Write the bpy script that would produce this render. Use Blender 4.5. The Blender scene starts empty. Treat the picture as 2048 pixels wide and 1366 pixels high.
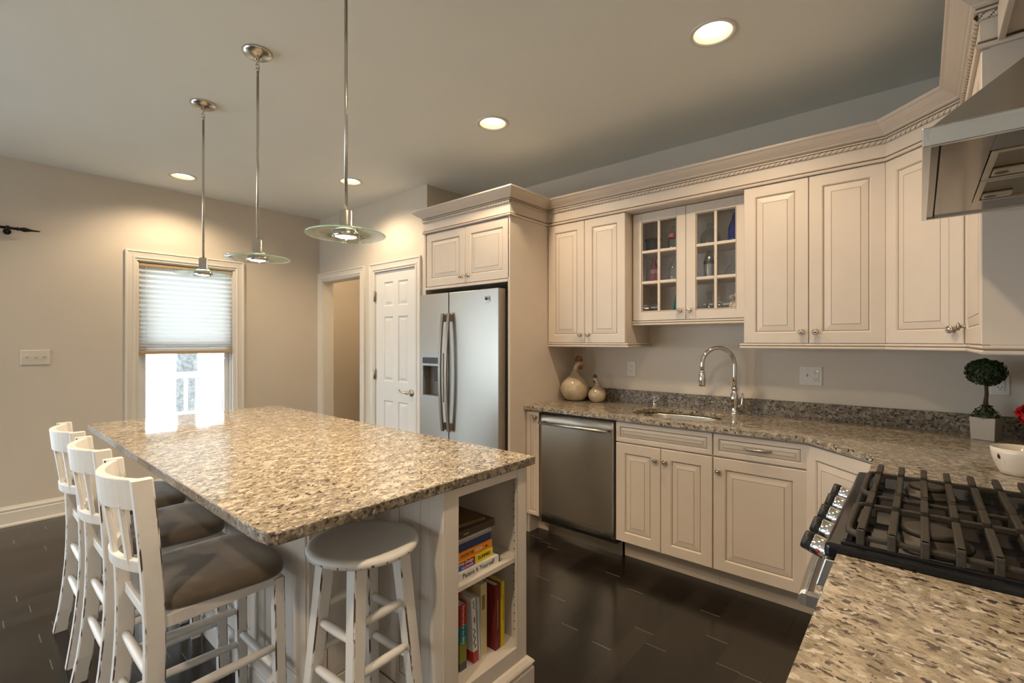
import bpy, bmesh, math, random
from mathutils import Matrix, Vector
random.seed(7)
SC = bpy.context.scene
COL = SC.collection
PI = math.pi
rad = math.radians

# ------------------------------------------------------------------ camera, world, exposure
cam_d = bpy.data.cameras.new('camera')
cam = bpy.data.objects.new('camera', cam_d)
COL.objects.link(cam)
cam.location = (0, 0, 1.37)
cam.rotation_euler = (PI/2, 0, rad(40.56))
cam_d.sensor_width = 36
cam_d.lens = 955.0/2048*36
cam_d.clip_start = 0.02
SC.camera = cam
SC.view_settings.view_transform = 'Standard'
SC.view_settings.look = 'None'
SC.view_settings.gamma = 1
SC.view_settings.use_curve_mapping = False
SC.view_settings.exposure = 0.0
W = bpy.data.worlds.new('overcast_sky')
SC.world = W
W.use_nodes = True
W.node_tree.nodes['Background'].inputs['Color'].default_value = (0.80, 0.90, 1.0, 1)
W.node_tree.nodes['Background'].inputs['Strength'].default_value = 8.0
LAMP_COL = (1.0, 0.77, 0.52)
CAN_W = 44
PEND_W = 28

def portal(name, loc, rot, sx, sy):
    l = bpy.data.lights.new(name, 'AREA')
    l.shape = 'RECTANGLE'; l.size = sx; l.size_y = sy
    l.cycles.is_portal = True
    o = bpy.data.objects.new(name, l); COL.objects.link(o)
    o.location = loc; o.rotation_euler = rot
    return o

def spot(name, loc, watts, deg, blend=0.7, col=LAMP_COL, size=0.04, parent=None):
    l = bpy.data.lights.new(name, 'SPOT')
    l.energy = watts; l.spot_size = rad(deg); l.spot_blend = blend
    l.color = col; l.shadow_soft_size = size
    o = bpy.data.objects.new(name, l); COL.objects.link(o)
    o.location = loc
    if parent: o.parent = parent
    return o

CEIL = 2.74
XW, XE = -5.15, 0.49          # window wall, range wall
YS, YD, YB = 3.31, 2.68, -4.4   # sink wall, door wall, wall behind the camera
portal('portal_window', (-5.30, 1.42, 1.35), (0, rad(-90), 0), 1.46, 0.78)
portal('portal_slider', (-5.30, -1.92, 1.03), (0, rad(-90), 0), 2.04, 3.76)
portal('portal_back', (-3.85, -4.5, 1.10), (rad(90), 0, 0), 2.2, 1.9)

# ------------------------------------------------------------------ materials
def new_mat(name):
    m = bpy.data.materials.new(name); m.use_nodes = True
    nt = m.node_tree
    return m, nt, nt.nodes['Principled BSDF']

def mat(name, col, rough=0.5, metal=0.0, spec=0.5, noise=0.0, nscale=30, bump=0.0, bscale=200, coat=0.0, stretch=None, trans=0.0, ior=1.45, sheen=0.0):
    m, nt, b = new_mat(name)
    N, L = nt.nodes, nt.links
    b.inputs['Base Color'].default_value = (*col, 1)
    b.inputs['Roughness'].default_value = rough
    b.inputs['Metallic'].default_value = metal
    b.inputs['Specular IOR Level'].default_value = spec
    b.inputs['Coat Weight'].default_value = coat
    b.inputs['Transmission Weight'].default_value = trans
    b.inputs['IOR'].default_value = ior
    b.inputs['Sheen Weight'].default_value = sheen
    if noise or bump:
        tc = N.new('ShaderNodeTexCoord'); mp = N.new('ShaderNodeMapping')
        if stretch: mp.inputs['Scale'].default_value = stretch
        L.new(tc.outputs['Object'], mp.inputs['Vector'])
    if noise:
        n = N.new('ShaderNodeTexNoise'); n.inputs['Scale'].default_value = nscale; n.inputs['Detail'].default_value = 4
        L.new(mp.outputs[0], n.inputs['Vector'])
        r = N.new('ShaderNodeValToRGB')
        r.color_ramp.elements[0].position = 0.3; r.color_ramp.elements[1].position = 0.7
        r.color_ramp.elements[0].color = (*[c*(1-noise) for c in col], 1)
        r.color_ramp.elements[1].color = (*[min(1, c*(1+noise)) for c in col], 1)
        L.new(n.outputs['Fac'], r.inputs[0]); L.new(r.outputs[0], b.inputs['Base Color'])
    if bump:
        n2 = N.new('ShaderNodeTexNoise'); n2.inputs['Scale'].default_value = bscale; n2.inputs['Detail'].default_value = 3
        L.new(mp.outputs[0], n2.inputs['Vector'])
        bp = N.new('ShaderNodeBump'); bp.inputs['Strength'].default_value = bump; bp.inputs['Distance'].default_value = 0.002
        L.new(n2.outputs['Fac'], bp.inputs['Height']); L.new(bp.outputs[0], b.inputs['Normal'])
    return m

def emit(name, col, s):
    m = bpy.data.materials.new(name); m.use_nodes = True
    nt = m.node_tree; nt.nodes.clear()
    e = nt.nodes.new('ShaderNodeEmission'); o = nt.nodes.new('ShaderNodeOutputMaterial')
    e.inputs[0].default_value = (*col, 1); e.inputs[1].default_value = s
    nt.links.new(e.outputs[0], o.inputs[0])
    return m

def thin_glass(name, tint=(1, 1, 1), refl=0.25, rough=0.02, density=1.0, body=None, bodymix=0.0):
    m = bpy.data.materials.new(name); m.use_nodes = True
    nt = m.node_tree; nt.nodes.clear(); N, L = nt.nodes, nt.links
    t = N.new('ShaderNodeBsdfTransparent'); t.inputs[0].default_value = (*tint, 1)
    g = N.new('ShaderNodeBsdfGlossy'); g.inputs['Roughness'].default_value = rough
    lw = N.new('ShaderNodeLayerWeight'); lw.inputs[0].default_value = 0.35
    mr = N.new('ShaderNodeMapRange'); mr.inputs[3].default_value = 0.04; mr.inputs[4].default_value = refl*2.4
    L.new(lw.outputs['Facing'], mr.inputs[0])
    mx = N.new('ShaderNodeMixShader'); o = N.new('ShaderNodeOutputMaterial')
    L.new(mr.outputs[0], mx.inputs[0]); L.new(t.outputs[0], mx.inputs[1]); L.new(g.outputs[0], mx.inputs[2])
    out = mx
    if body:
        d = N.new('ShaderNodeBsdfDiffuse'); d.inputs[0].default_value = (*body, 1)
        m2 = N.new('ShaderNodeMixShader'); m2.inputs[0].default_value = bodymix
        L.new(mx.outputs[0], m2.inputs[1]); L.new(d.outputs[0], m2.inputs[2]); out = m2
    L.new(out.outputs[0], o.inputs[0])
    return m

def granite(name, rot=0.0, dark=False):
    m, nt, b = new_mat(name)
    N, L = nt.nodes, nt.links
    tc = N.new('ShaderNodeTexCoord'); mp = N.new('ShaderNodeMapping')
    mp.inputs['Rotation'].default_value = (0, 0, rot)
    L.new(tc.outputs['Object'], mp.inputs['Vector'])
    st = N.new('ShaderNodeMapping'); st.inputs['Scale'].default_value = (1.0, 1.6, 1.4)
    L.new(mp.outputs[0], st.inputs['Vector'])
    dn = N.new('ShaderNodeTexNoise'); dn.inputs['Scale'].default_value = 22; dn.inputs['Detail'].default_value = 4
    L.new(st.outputs[0], dn.inputs['Vector'])
    wv = N.new('ShaderNodeMix'); wv.data_type = 'RGBA'; wv.blend_type = 'LINEAR_LIGHT'; wv.inputs[0].default_value = 0.020
    L.new(st.outputs[0], wv.inputs[6]); L.new(dn.outputs['Color'], wv.inputs[7])
    dn2 = N.new('ShaderNodeTexNoise'); dn2.inputs['Scale'].default_value = 130; dn2.inputs['Detail'].default_value = 4
    L.new(st.outputs[0], dn2.inputs['Vector'])
    w2 = N.new('ShaderNodeMix'); w2.data_type = 'RGBA'; w2.blend_type = 'LINEAR_LIGHT'; w2.inputs[0].default_value = 0.007
    L.new(wv.outputs[2], w2.inputs[6]); L.new(dn2.outputs['Color'], w2.inputs[7])
    wv = w2
    def ramp(src, stops, interp='LINEAR'):
        r = N.new('ShaderNodeValToRGB'); cr = r.color_ramp; cr.interpolation = interp
        cr.elements[0].position = stops[0][0]; cr.elements[0].color = (*stops[0][1], 1)
        cr.elements[1].position = stops[-1][0]; cr.elements[1].color = (*stops[-1][1], 1)
        for p, c in stops[1:-1]:
            e = cr.elements.new(p); e.color = (*c, 1)
        L.new(src, r.inputs[0]); return r.outputs[0]
    def mask(src, a, c):
        return ramp(src, [(a, (0, 0, 0)), (c, (1, 1, 1))])
    def over(base, fac, col):
        x = N.new('ShaderNodeMix'); x.data_type = 'RGBA'
        L.new(fac, x.inputs[0]); L.new(base, x.inputs[6])
        if isinstance(col, tuple): x.inputs[7].default_value = (*col, 1)
        else: L.new(col, x.inputs[7])
        return x.outputs[2]
    def noise(scale, det, rough=.5):
        n = N.new('ShaderNodeTexNoise'); n.inputs['Scale'].default_value = scale; n.inputs['Detail'].default_value = det; n.inputs['Roughness'].default_value = rough
        L.new(wv.outputs[2], n.inputs['Vector']); return n.outputs['Fac']
    def vor(scale, feat='F1'):
        v = N.new('ShaderNodeTexVoronoi'); v.feature = feat; v.inputs['Scale'].default_value = scale
        if feat == 'SMOOTH_F1': v.inputs['Smoothness'].default_value = .5
        L.new(wv.outputs[2], v.inputs['Vector']); return v
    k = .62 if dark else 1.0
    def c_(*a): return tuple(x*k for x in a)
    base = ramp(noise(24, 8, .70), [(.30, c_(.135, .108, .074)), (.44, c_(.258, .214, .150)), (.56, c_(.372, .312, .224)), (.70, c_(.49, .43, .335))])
    v1 = vor(27, 'SMOOTH_F1'); sp = N.new('ShaderNodeSeparateColor'); L.new(v1.outputs['Color'], sp.inputs[0])
    base = over(base, mask(sp.outputs[0], .62, .95), c_(.53, .455, .355))
    base = over(base, mask(sp.outputs[1], .70, 1.15), c_(.22, .18, .135))
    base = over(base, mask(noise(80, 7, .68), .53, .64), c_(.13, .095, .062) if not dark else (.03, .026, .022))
    v2 = vor(88); s2_ = N.new('ShaderNodeSeparateColor'); L.new(v2.outputs['Color'], s2_.inputs[0])
    base = over(base, mask(s2_.outputs[0], .84 if not dark else .74, .88 if not dark else .84), (.055, .04, .034))
    base = over(base, mask(s2_.outputs[2], .80, 1.0), c_(.60, .54, .46))
    L.new(base, b.inputs['Base Color'])
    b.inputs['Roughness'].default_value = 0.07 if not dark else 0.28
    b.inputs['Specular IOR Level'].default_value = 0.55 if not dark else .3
    return m

def floor_mat():
    """narrow dark planks running along Y; glints on the short end joints painted in as a pale colour"""
    m, nt, b = new_mat('dark_plank_floor')
    N, L = nt.nodes, nt.links
    tc = N.new('ShaderNodeTexCoord'); sp = N.new('ShaderNodeSeparateXYZ')
    L.new(tc.outputs['Object'], sp.inputs[0])
    def mth(op, a, c=None, d=None):
        n = N.new('ShaderNodeMath'); n.operation = op
        for i, q in enumerate((a, c, d)):
            if q is None: continue
            if isinstance(q, (int, float)): n.inputs[i].default_value = q
            else: L.new(q, n.inputs[i])
        return n.outputs[0]
    rw, ln = .095, .95
    r = mth('DIVIDE', sp.outputs['X'], rw); row = mth('FLOOR', r); rf = mth('FRACT', r)
    wn = N.new('ShaderNodeTexWhiteNoise'); wn.noise_dimensions = '1D'; L.new(row, wn.inputs['W'])
    q = mth('ADD', mth('DIVIDE', sp.outputs['Y'], ln), mth('MULTIPLY', wn.outputs['Value'], 7.3))
    col = mth('FLOOR', q); cf = mth('FRACT', q)
    seam = mth('LESS_THAN', rf, .018)
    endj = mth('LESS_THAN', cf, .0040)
    cb = N.new('ShaderNodeCombineXYZ'); L.new(row, cb.inputs[0]); L.new(col, cb.inputs[1])
    w2 = N.new('ShaderNodeTexWhiteNoise'); w2.noise_dimensions = '2D'; L.new(cb.outputs[0], w2.inputs['Vector'])
    rp = N.new('ShaderNodeValToRGB'); rp.color_ramp.elements[0].color = (.010, .008, .006, 1); rp.color_ramp.elements[1].color = (.026, .020, .015, 1)
    L.new(w2.outputs['Value'], rp.inputs[0])
    m1 = N.new('ShaderNodeMix'); m1.data_type = 'RGBA'; L.new(seam, m1.inputs[0]); L.new(rp.outputs[0], m1.inputs[6]); m1.inputs[7].default_value = (.006, .005, .004, 1)
    m2 = N.new('ShaderNodeMix'); m2.data_type = 'RGBA'; L.new(endj, m2.inputs[0]); L.new(m1.outputs[2], m2.inputs[6]); m2.inputs[7].default_value = (.13, .125, .115, 1)  # pale end joints: the glint is put into the base colour
    L.new(m2.outputs[2], b.inputs['Base Color'])
    st = N.new('ShaderNodeMapping'); st.inputs['Scale'].default_value = (40, 1.5, 1)
    L.new(tc.outputs['Object'], st.inputs['Vector'])
    n = N.new('ShaderNodeTexNoise'); n.inputs['Scale'].default_value = 3; n.inputs['Detail'].default_value = 5
    L.new(st.outputs[0], n.inputs['Vector'])
    mr = N.new('ShaderNodeMapRange'); mr.inputs[3].default_value = 0.11; mr.inputs[4].default_value = 0.27
    L.new(n.outputs['Fac'], mr.inputs[0]); L.new(mr.outputs[0], b.inputs['Roughness'])
    hgt = mth('SUBTRACT', mth('MULTIPLY', n.outputs['Fac'], .12), mth('MAXIMUM', seam, endj))
    bp = N.new('ShaderNodeBump'); bp.inputs['Strength'].default_value = 0.35; bp.inputs['Distance'].default_value = 0.0015
    L.new(hgt, bp.inputs['Height']); L.new(bp.outputs[0], b.inputs['Normal'])
    b.inputs['Specular IOR Level'].default_value = 0.5
    return m

def worn_edge(name, paint, th=.49):
    m, nt, b = new_mat(name)
    N, L = nt.nodes, nt.links
    tc = N.new('ShaderNodeTexCoord'); mp = N.new('ShaderNodeMapping'); mp.inputs['Scale'].default_value = (60, 60, 14)
    L.new(tc.outputs['Object'], mp.inputs['Vector'])
    n = N.new('ShaderNodeTexNoise'); n.inputs['Scale'].default_value = 1; n.inputs['Detail'].default_value = 4
    L.new(mp.outputs[0], n.inputs['Vector'])
    r = N.new('ShaderNodeValToRGB'); r.color_ramp.elements[0].position = th; r.color_ramp.elements[1].position = th+.06
    r.color_ramp.elements[0].color = (*paint, 1); r.color_ramp.elements[1].color = (.09, .05, .035, 1)
    L.new(n.outputs['Fac'], r.inputs[0]); L.new(r.outputs[0], b.inputs['Base Color'])
    b.inputs['Roughness'].default_value = 0.45
    return m

def shade_mat():
    m = bpy.data.materials.new('pleated_shade_fabric'); m.use_nodes = True
    nt = m.node_tree; nt.nodes.clear(); N, L = nt.nodes, nt.links
    d = N.new('ShaderNodeBsdfDiffuse'); d.inputs[0].default_value = (.70, .69, .66, 1)
    t = N.new('ShaderNodeBsdfTranslucent'); t.inputs[0].default_value = (.60, .60, .58, 1)
    mx = N.new('ShaderNodeMixShader'); mx.inputs[0].default_value = 0.5
    o = N.new('ShaderNodeOutputMaterial')
    L.new(d.outputs[0], mx.inputs[1]); L.new(t.outputs[0], mx.inputs[2]); L.new(mx.outputs[0], o.inputs[0])
    return m

def stripes(name, stops, axis='Z'):
    """colour blocks along one object axis (metres), hard steps: printed book spines and bottle labels"""
    m, nt, b = new_mat(name)
    N, L = nt.nodes, nt.links
    tc = N.new('ShaderNodeTexCoord'); sp = N.new('ShaderNodeSeparateXYZ')
    L.new(tc.outputs['Object'], sp.inputs[0])
    r = N.new('ShaderNodeValToRGB'); r.color_ramp.interpolation = 'CONSTANT'
    lo, hi = stops[0][0], stops[-1][0] + 0.01
    mr = N.new('ShaderNodeMapRange'); mr.inputs[1].default_value = lo; mr.inputs[2].default_value = hi
    L.new(sp.outputs[axis], mr.inputs[0])
    cr = r.color_ramp
    cr.elements[0].position = 0; cr.elements[0].color = (*stops[0][1], 1)
    cr.elements.remove(cr.elements[1])
    for z, c in stops[1:]:
        e = cr.elements.new((z-lo)/(hi-lo)); e.color = (*c, 1)
    L.new(mr.outputs[0], r.inputs[0]); L.new(r.outputs[0], b.inputs['Base Color'])
    b.inputs['Roughness'].default_value = 0.4
    return m

M = {}
M['wall'] = mat('greige_wall_paint', (.63, .565, .475), .75, noise=.015, nscale=4, bump=.05, bscale=260)
M['ceil'] = mat('ceiling_paint', (.79, .80, .75), .85, noise=.01, nscale=3, bump=.04, bscale=200)
M['trim'] = mat('white_trim_paint', (.72, .675, .60), .4, noise=.01, nscale=8)
M['door'] = mat('white_door_paint', (.76, .74, .70), .45, noise=.01, nscale=8)
M['cab'] = mat('antique_white_cabinet', (.64, .555, .465), .42, noise=.02, nscale=9)
M['glaze'] = mat('brown_glaze', (.19, .13, .085), .6, noise=.2, nscale=25)
M['isl'] = mat('island_white_paint', (.64, .58, .51), .42, noise=.02, nscale=9)
M['floor'] = floor_mat()
M['gran'] = granite('cream_granite', 0.25)
M['gran_isl'] = granite('cream_granite_island', 1.25)
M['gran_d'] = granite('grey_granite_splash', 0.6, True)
M['gran_e'] = granite('granite_edge', 0.9, False)
M['steel'] = mat('brushed_steel', (.60, .59, .565), .27, 1, bump=.05, bscale=40, stretch=(1, 1, 40))
M['steel_f'] = mat('fridge_steel', (.42, .40, .36), .38, 1, bump=.03, bscale=40, stretch=(40, 1, 1))
M['steel_d'] = mat('dishwasher_steel', (.37, .335, .285), .27, 1, bump=.04, bscale=40, stretch=(1, 1, 40))
def brushed(m, an, rot=0.0):
    nt = m.node_tree; b = nt.nodes['Principled BSDF']
    t = nt.nodes.new('ShaderNodeTangent'); t.direction_type = 'RADIAL'; t.axis = 'Z'
    nt.links.new(t.outputs[0], b.inputs['Tangent'])
    b.inputs['Anisotropic'].default_value = an; b.inputs['Anisotropic Rotation'].default_value = rot
brushed(M['steel_d'], .97, .25); brushed(M['steel_f'], .6, .25)
M['rim'] = mat('hood_rim_steel', (.74, .76, .79), .24, 1, bump=.03, bscale=30, stretch=(1, 1, 40))
M['sinks'] = mat('sink_steel', (.46, .42, .36), .24, 1, bump=.05, bscale=60)
M['chrome'] = mat('polished_chrome', (.78, .77, .75), .06, 1)
M['nickel'] = mat('satin_nickel', (.60, .565, .50), .25, 1, noise=.05, nscale=60)
M['pewter'] = mat('antique_pewter', (.42, .375, .31), .32, 1, noise=.25, nscale=90)
M['black'] = mat('black_enamel', (.010, .010, .011), .09, noise=.1, nscale=40)
M['iron'] = mat('cast_iron', (.032, .026, .019), .55, noise=.25, nscale=120, bump=.25, bscale=400)
M['blackp'] = mat('black_plastic', (.02, .02, .02), .4, noise=.1, nscale=40)
M['bronze'] = mat('dark_bronze', (.025, .02, .018), .35, .6, noise=.2, nscale=50)
M['chair'] = mat('distressed_white_paint', (.68, .66, .63), .45, noise=.03, nscale=20)
M['worn'] = worn_edge('worn_paint_edge', (.68, .66, .63))
M['stool'] = mat('distressed_stool_paint', (.66, .64, .60), .5, noise=.03, nscale=18)
M['worn3'] = worn_edge('worn_stool_rim', (.66, .64, .60), .56)
M['worn2'] = worn_edge('worn_stool_edge', (.66, .64, .60))
M['suede'] = mat('brown_suede', (.115, .09, .065), .9, noise=.22, nscale=9, bump=.15, bscale=500, sheen=.3)
M['plate'] = mat('ivory_plate', (.68, .62, .53), .4, noise=.01, nscale=20)
M['platew'] = mat('white_plate', (.72, .68, .62), .4, noise=.01, nscale=20)
M['slot'] = mat('outlet_slot', (.03, .025, .02), .6, noise=.1, nscale=20)
M['shade'] = shade_mat()
M['bamboo'] = mat('tan_shade_rail', (.50, .33, .17), .5, noise=.15, nscale=30, stretch=(1, 4, 30))
M['vinyl'] = mat('white_vinyl', (.72, .73, .74), .35, noise=.01, nscale=10)
M['pane'] = thin_glass('window_glass', (.97, .99, .99), .10)
M['cpane'] = thin_glass('cabinet_glass', (.97, .97, .96), .06)
M['clear'] = thin_glass('clear_bottle_glass', (.86, .89, .87), .34)
M['blueg'] = thin_glass('cobalt_glass', (.03, .06, .45), .3, body=(.01, .03, .30), bodymix=.55)
M['tealg'] = thin_glass('teal_glass', (.15, .55, .55), .25, body=(.05, .32, .32), bodymix=.5)
M['disk'] = thin_glass('pendant_glass', (.90, .95, .91), .30, body=(.8, .86, .80), bodymix=.10)
M['diskrim'] = mat('green_glass_edge', (.45, .85, .62), .08, 0, .6, noise=.05, nscale=30, trans=.5)
M['bulb'] = emit('lamp_bulb', (1.0, .88, .66), 7)
M['hal'] = emit('halogen_lamp', (1.0, .90, .72), 55)
M['can'] = mat('can_reflector', (.60, .54, .40), .35, noise=.01, nscale=20)
M['paper'] = mat('book_pages', (.66, .61, .52), .8, noise=.06, nscale=200, stretch=(1, 1, 8))
M['white'] = mat('glossy_ceramic', (.72, .66, .58), .12, noise=.01, nscale=10, coat=.4)
M['leafd'] = mat('boxwood_leaf', (.026, .045, .010), .5, noise=.5, nscale=60)
M['barkm'] = mat('twig_bark', (.07, .04, .02), .8, noise=.3, nscale=80, bump=.3, bscale=100)
M['potw'] = mat('woven_white_pot', (.42, .385, .33), .7, noise=.15, nscale=160, bump=.5, bscale=160, stretch=(1, 1, 4))
M['red'] = mat('red_petals', (.55, .004, .006), .5, noise=.25, nscale=60)
M['ink'] = mat('black_ink', (.015, .013, .012), .6, noise=.05, nscale=30)
M['inkw'] = mat('white_ink', (.75, .73, .70), .6, noise=.02, nscale=30)
M['inkg'] = mat('gold_ink', (.42, .30, .13), .5, noise=.1, nscale=30)
M['grass'] = mat('winter_lawn', (.74, .74, .70), .9, noise=.2, nscale=8)
M['bark'] = mat('grey_tree_bark', (.13, .127, .12), .9, noise=.4, nscale=14, bump=.5, bscale=30)
M['siding'] = mat('white_lap_siding', (.72, .74, .75), .6, noise=.02, nscale=4)
M['deck'] = mat('grey_deck_boards', (.62, .61, .58), .8, noise=.2, nscale=20)
def cm(name, c, **k): return mat(name, c, k.pop('rough', .45), noise=.04, nscale=40, **k)

# ------------------------------------------------------------------ mesh builder
def frame(O, U, Nn):
    """matrix: local x -> U, local y -> N (outwards), local z -> up"""
    U = Vector(U).normalized(); Nn = Vector(Nn).normalized(); Z = Vector((0, 0, 1))
    return Matrix(((U.x, Nn.x, Z.x, O[0]), (U.y, Nn.y, Z.y, O[1]), (U.z, Nn.z, Z.z, O[2]), (0, 0, 0, 1)))

def axis_frame(O, D):
    """matrix: local z -> D"""
    q = Vector(D).to_track_quat('Z', 'Y').to_matrix().to_4x4()
    return Matrix.Translation(Vector(O)) @ q

class MB:
    def __init__(s, T=None, local=False):
        s.bm = bmesh.new(); s.T = T or Matrix(); s.local = local
    def v(s, p): return s.bm.verts.new(s.T @ Vector(p))
    def f(s, vs, mi=0, sm=False):
        try:
            fa = s.bm.faces.new(vs); fa.material_index = mi; fa.smooth = sm; return fa
        except ValueError: return None
    def box(s, x0, x1, y0, y1, z0, z1, mi=0):
        a = [s.v((x, y, z)) for z in (z0, z1) for y in (y0, y1) for x in (x0, x1)]
        for q in ((0, 2, 3, 1), (4, 5, 7, 6), (0, 1, 5, 4), (2, 6, 7, 3), (0, 4, 6, 2), (1, 3, 7, 5)):
            s.f([a[i] for i in q], mi)
        return s
    def rings(s, loops, closed=True, cap0=True, cap1=True, mi=0, sm=True, mis=None):
        """loops: lists of points, bridged in turn"""
        R = [[s.v(p) for p in l] for l in loops]
        n = len(R[0])
        for k in range(len(R)-1):
            for i in range(n if closed else n-1):
                j = (i+1) % n
                mm = mis[i] if mis else mi
                s.f([R[k][i], R[k][j], R[k+1][j], R[k+1][i]], mm, sm)
        if cap0: s.f(R[0][::-1], mi)
        if cap1: s.f(R[-1], mi)
        return s
    def lathe(s, prof, seg=24, c=(0, 0, 0), cap=True, mi=0, sx=1, sy=1):
        loops = [[(c[0]+r*sx*math.cos(2*PI*i/seg), c[1]+r*sy*math.sin(2*PI*i/seg), c[2]+z) for i in range(seg)] for r, z in prof]
        return s.rings(loops, True, cap, cap, mi)
    def cyl(s, p0, p1, r0, r1=None, seg=16, mi=0):
        if r1 is None: r1 = r0
        p0, p1 = Vector(p0), Vector(p1); A = axis_frame(p0, p1-p0); h = (p1-p0).length
        loops = [[A @ Vector((r*math.cos(2*PI*i/seg), r*math.sin(2*PI*i/seg), z)) for i in range(seg)] for r, z in ((r0, 0), (r1, h))]
        return s.rings(loops, mi=mi)
    def tube(s, pts, r, seg=12, mi=0, cap=True, flat=None):
        """r number or list; flat=(a,b) gives an elliptic section"""
        P = [Vector(p) for p in pts]; loops = []
        up = None
        for i, p in enumerate(P):
            t = (P[min(i+1, len(P)-1)] - P[max(i-1, 0)]).normalized()
            if up is None:
                up = Vector((0, 0, 1)) if abs(t.z) < .9 else Vector((1, 0, 0))
            sd = t.cross(up).normalized(); up = sd.cross(t).normalized()
            rr = r[i] if isinstance(r, (list, tuple)) else r
            a, b = flat or (1, 1)
            loops.append([p + sd*(rr*a*math.cos(2*PI*k/seg)) + up*(rr*b*math.sin(2*PI*k/seg)) for k in range(seg)])
        return s.rings(loops, True, cap, cap, mi)
    def ball(s, c, rx, ry=None, rz=None, seg=20, rn=12, mi=0):
        ry = ry or rx; rz = rz or rx
        return s.lathe([(math.sin(PI*k/rn)*1.0 if 0 < k < rn else .002, -math.cos(PI*k/rn)*rz) for k in range(rn+1)], seg, c, True, mi, rx, ry)
    def prism(s, poly, z0, z1, mi=0, side=None):
        b = [s.v((x, y, z0)) for x, y in poly]; t = [s.v((x, y, z1)) for x, y in poly]
        n = len(poly)
        s.f(b[::-1], mi); s.f(t, mi)
        for i in range(n):
            j = (i+1) % n
            s.f([b[i], b[j], t[j], t[i]], mi if side is None else side)
        return s
    def prism_hole(s, poly, hole, z0, z1, mi=0, side=None):
        sd = mi if side is None else side
        holes = hole if isinstance(hole[0], list) else [hole]
        for z, flip in ((z0, True), (z1, False)):
            es = []
            L2 = []
            for lp in [poly] + holes:
                vs = [s.v((x, y, z)) for x, y in lp]; L2.append(vs)
                es += [s.bm.edges.new((vs[i], vs[(i+1) % len(vs)])) for i in range(len(vs))]
            r = bmesh.ops.triangle_fill(s.bm, use_beauty=True, use_dissolve=False, edges=es)
            for g in r['geom']:
                if isinstance(g, bmesh.types.BMFace): g.material_index = mi
            if z == z0: B = L2
            else: Tt = L2
        for k in range(1+len(holes)):
            n = len(B[k])
            for i in range(n):
                j = (i+1) % n
                s.f([B[k][i], B[k][j], Tt[k][j], Tt[k][i]], sd)
        return s
    def panel(s, w, h, rg, u0=0, z0=0):
        """concentric rectangles: (inset, n, mi)"""
        R = []
        for ins, n, mi in rg:
            R.append(([s.v((u0+a, n, z0+c)) for a, c in ((ins, ins), (w-ins, ins), (w-ins, h-ins), (ins, h-ins))], mi))
        s.f(R[0][0])
        for k in range(1, len(R)):
            for i in range(4):
                j = (i+1) % 4
                s.f([R[k-1][0][i], R[k-1][0][j], R[k][0][j], R[k][0][i]], R[k][1])
        s.f(R[-1][0], 0)
        return s
    def sweep(s, path, prof, mi=0, sm=False, z0=0.0, closed=False):
        """path: xy points, prof: (outward, z) with outward to the right of travel"""
        n = len(path); loops = []
        for i in range(n):
            p = Vector(path[i])
            d0 = (p - Vector(path[i-1])).normalized() if i > 0 or closed else None
            d1 = (Vector(path[(i+1) % n]) - p).normalized() if i < n-1 or closed else None
            if d0 is None: d0 = d1
            if d1 is None: d1 = d0
            n0 = Vector((d0.y, -d0.x)); n1 = Vector((d1.y, -d1.x))
            mt = (n0+n1); mt = mt / max(1e-6, (1 + n0.dot(n1)))
            loops.append([(p.x+mt.x*o, p.y+mt.y*o, z0+z) for o, z in prof])
        return s.rings(loops, True, True, True, mi, sm)
    def build(s, name, m, parent=None, mods=None, bevel=0, bseg=2, subsurf=0):
        bm = s.bm
        bmesh.ops.remove_doubles(bm, verts=bm.verts, dist=1e-6)
        bmesh.ops.recalc_face_normals(bm, faces=bm.faces)
        if parent and not s.local:
            off = Vector((0, 0, 0)); q = parent
            while q: off += q.location; q = q.parent
            bmesh.ops.translate(bm, verts=bm.verts, vec=-off)
        me = bpy.data.meshes.new(name); bm.to_mesh(me); bm.free()
        for mm in (m if isinstance(m, (list, tuple)) else [m]): me.materials.append(mm)
        o = bpy.data.objects.new(name, me); COL.objects.link(o)
        if parent: o.parent = parent
        if bevel:
            b = o.modifiers.new('bevel', 'BEVEL'); b.width = bevel; b.segments = bseg; b.limit_method = 'ANGLE'; b.angle_limit = rad(40)
        if subsurf:
            b = o.modifiers.new('sub', 'SUBSURF'); b.levels = subsurf; b.render_levels = subsurf
        return o

def thing(name, label, cat, loc=(0, 0, 0), rot=0.0, group=None):
    o = bpy.data.objects.new(name, None); COL.objects.link(o)
    o.empty_display_size = .05
    o.location = loc; o.rotation_euler = (0, 0, rot)
    return tag(o, label, cat, group)
def tag(o, label, cat, group=None):
    o['label'] = label; o['category'] = cat
    if group: o['group'] = group
    return o
def struct(o):
    o['kind'] = 'structure'; return o
def dup(root, loc, rot, label, group=None):
    r = root.copy(); COL.objects.link(r); r.location = loc; r.rotation_euler = (0, 0, rot); r['label'] = label
    if group: r['group'] = group
    for ch in list(root.children):
        c = ch.copy(); COL.objects.link(c); c.parent = r
        for g in list(ch.children):
            d = g.copy(); COL.objects.link(d); d.parent = c
    return r

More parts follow.
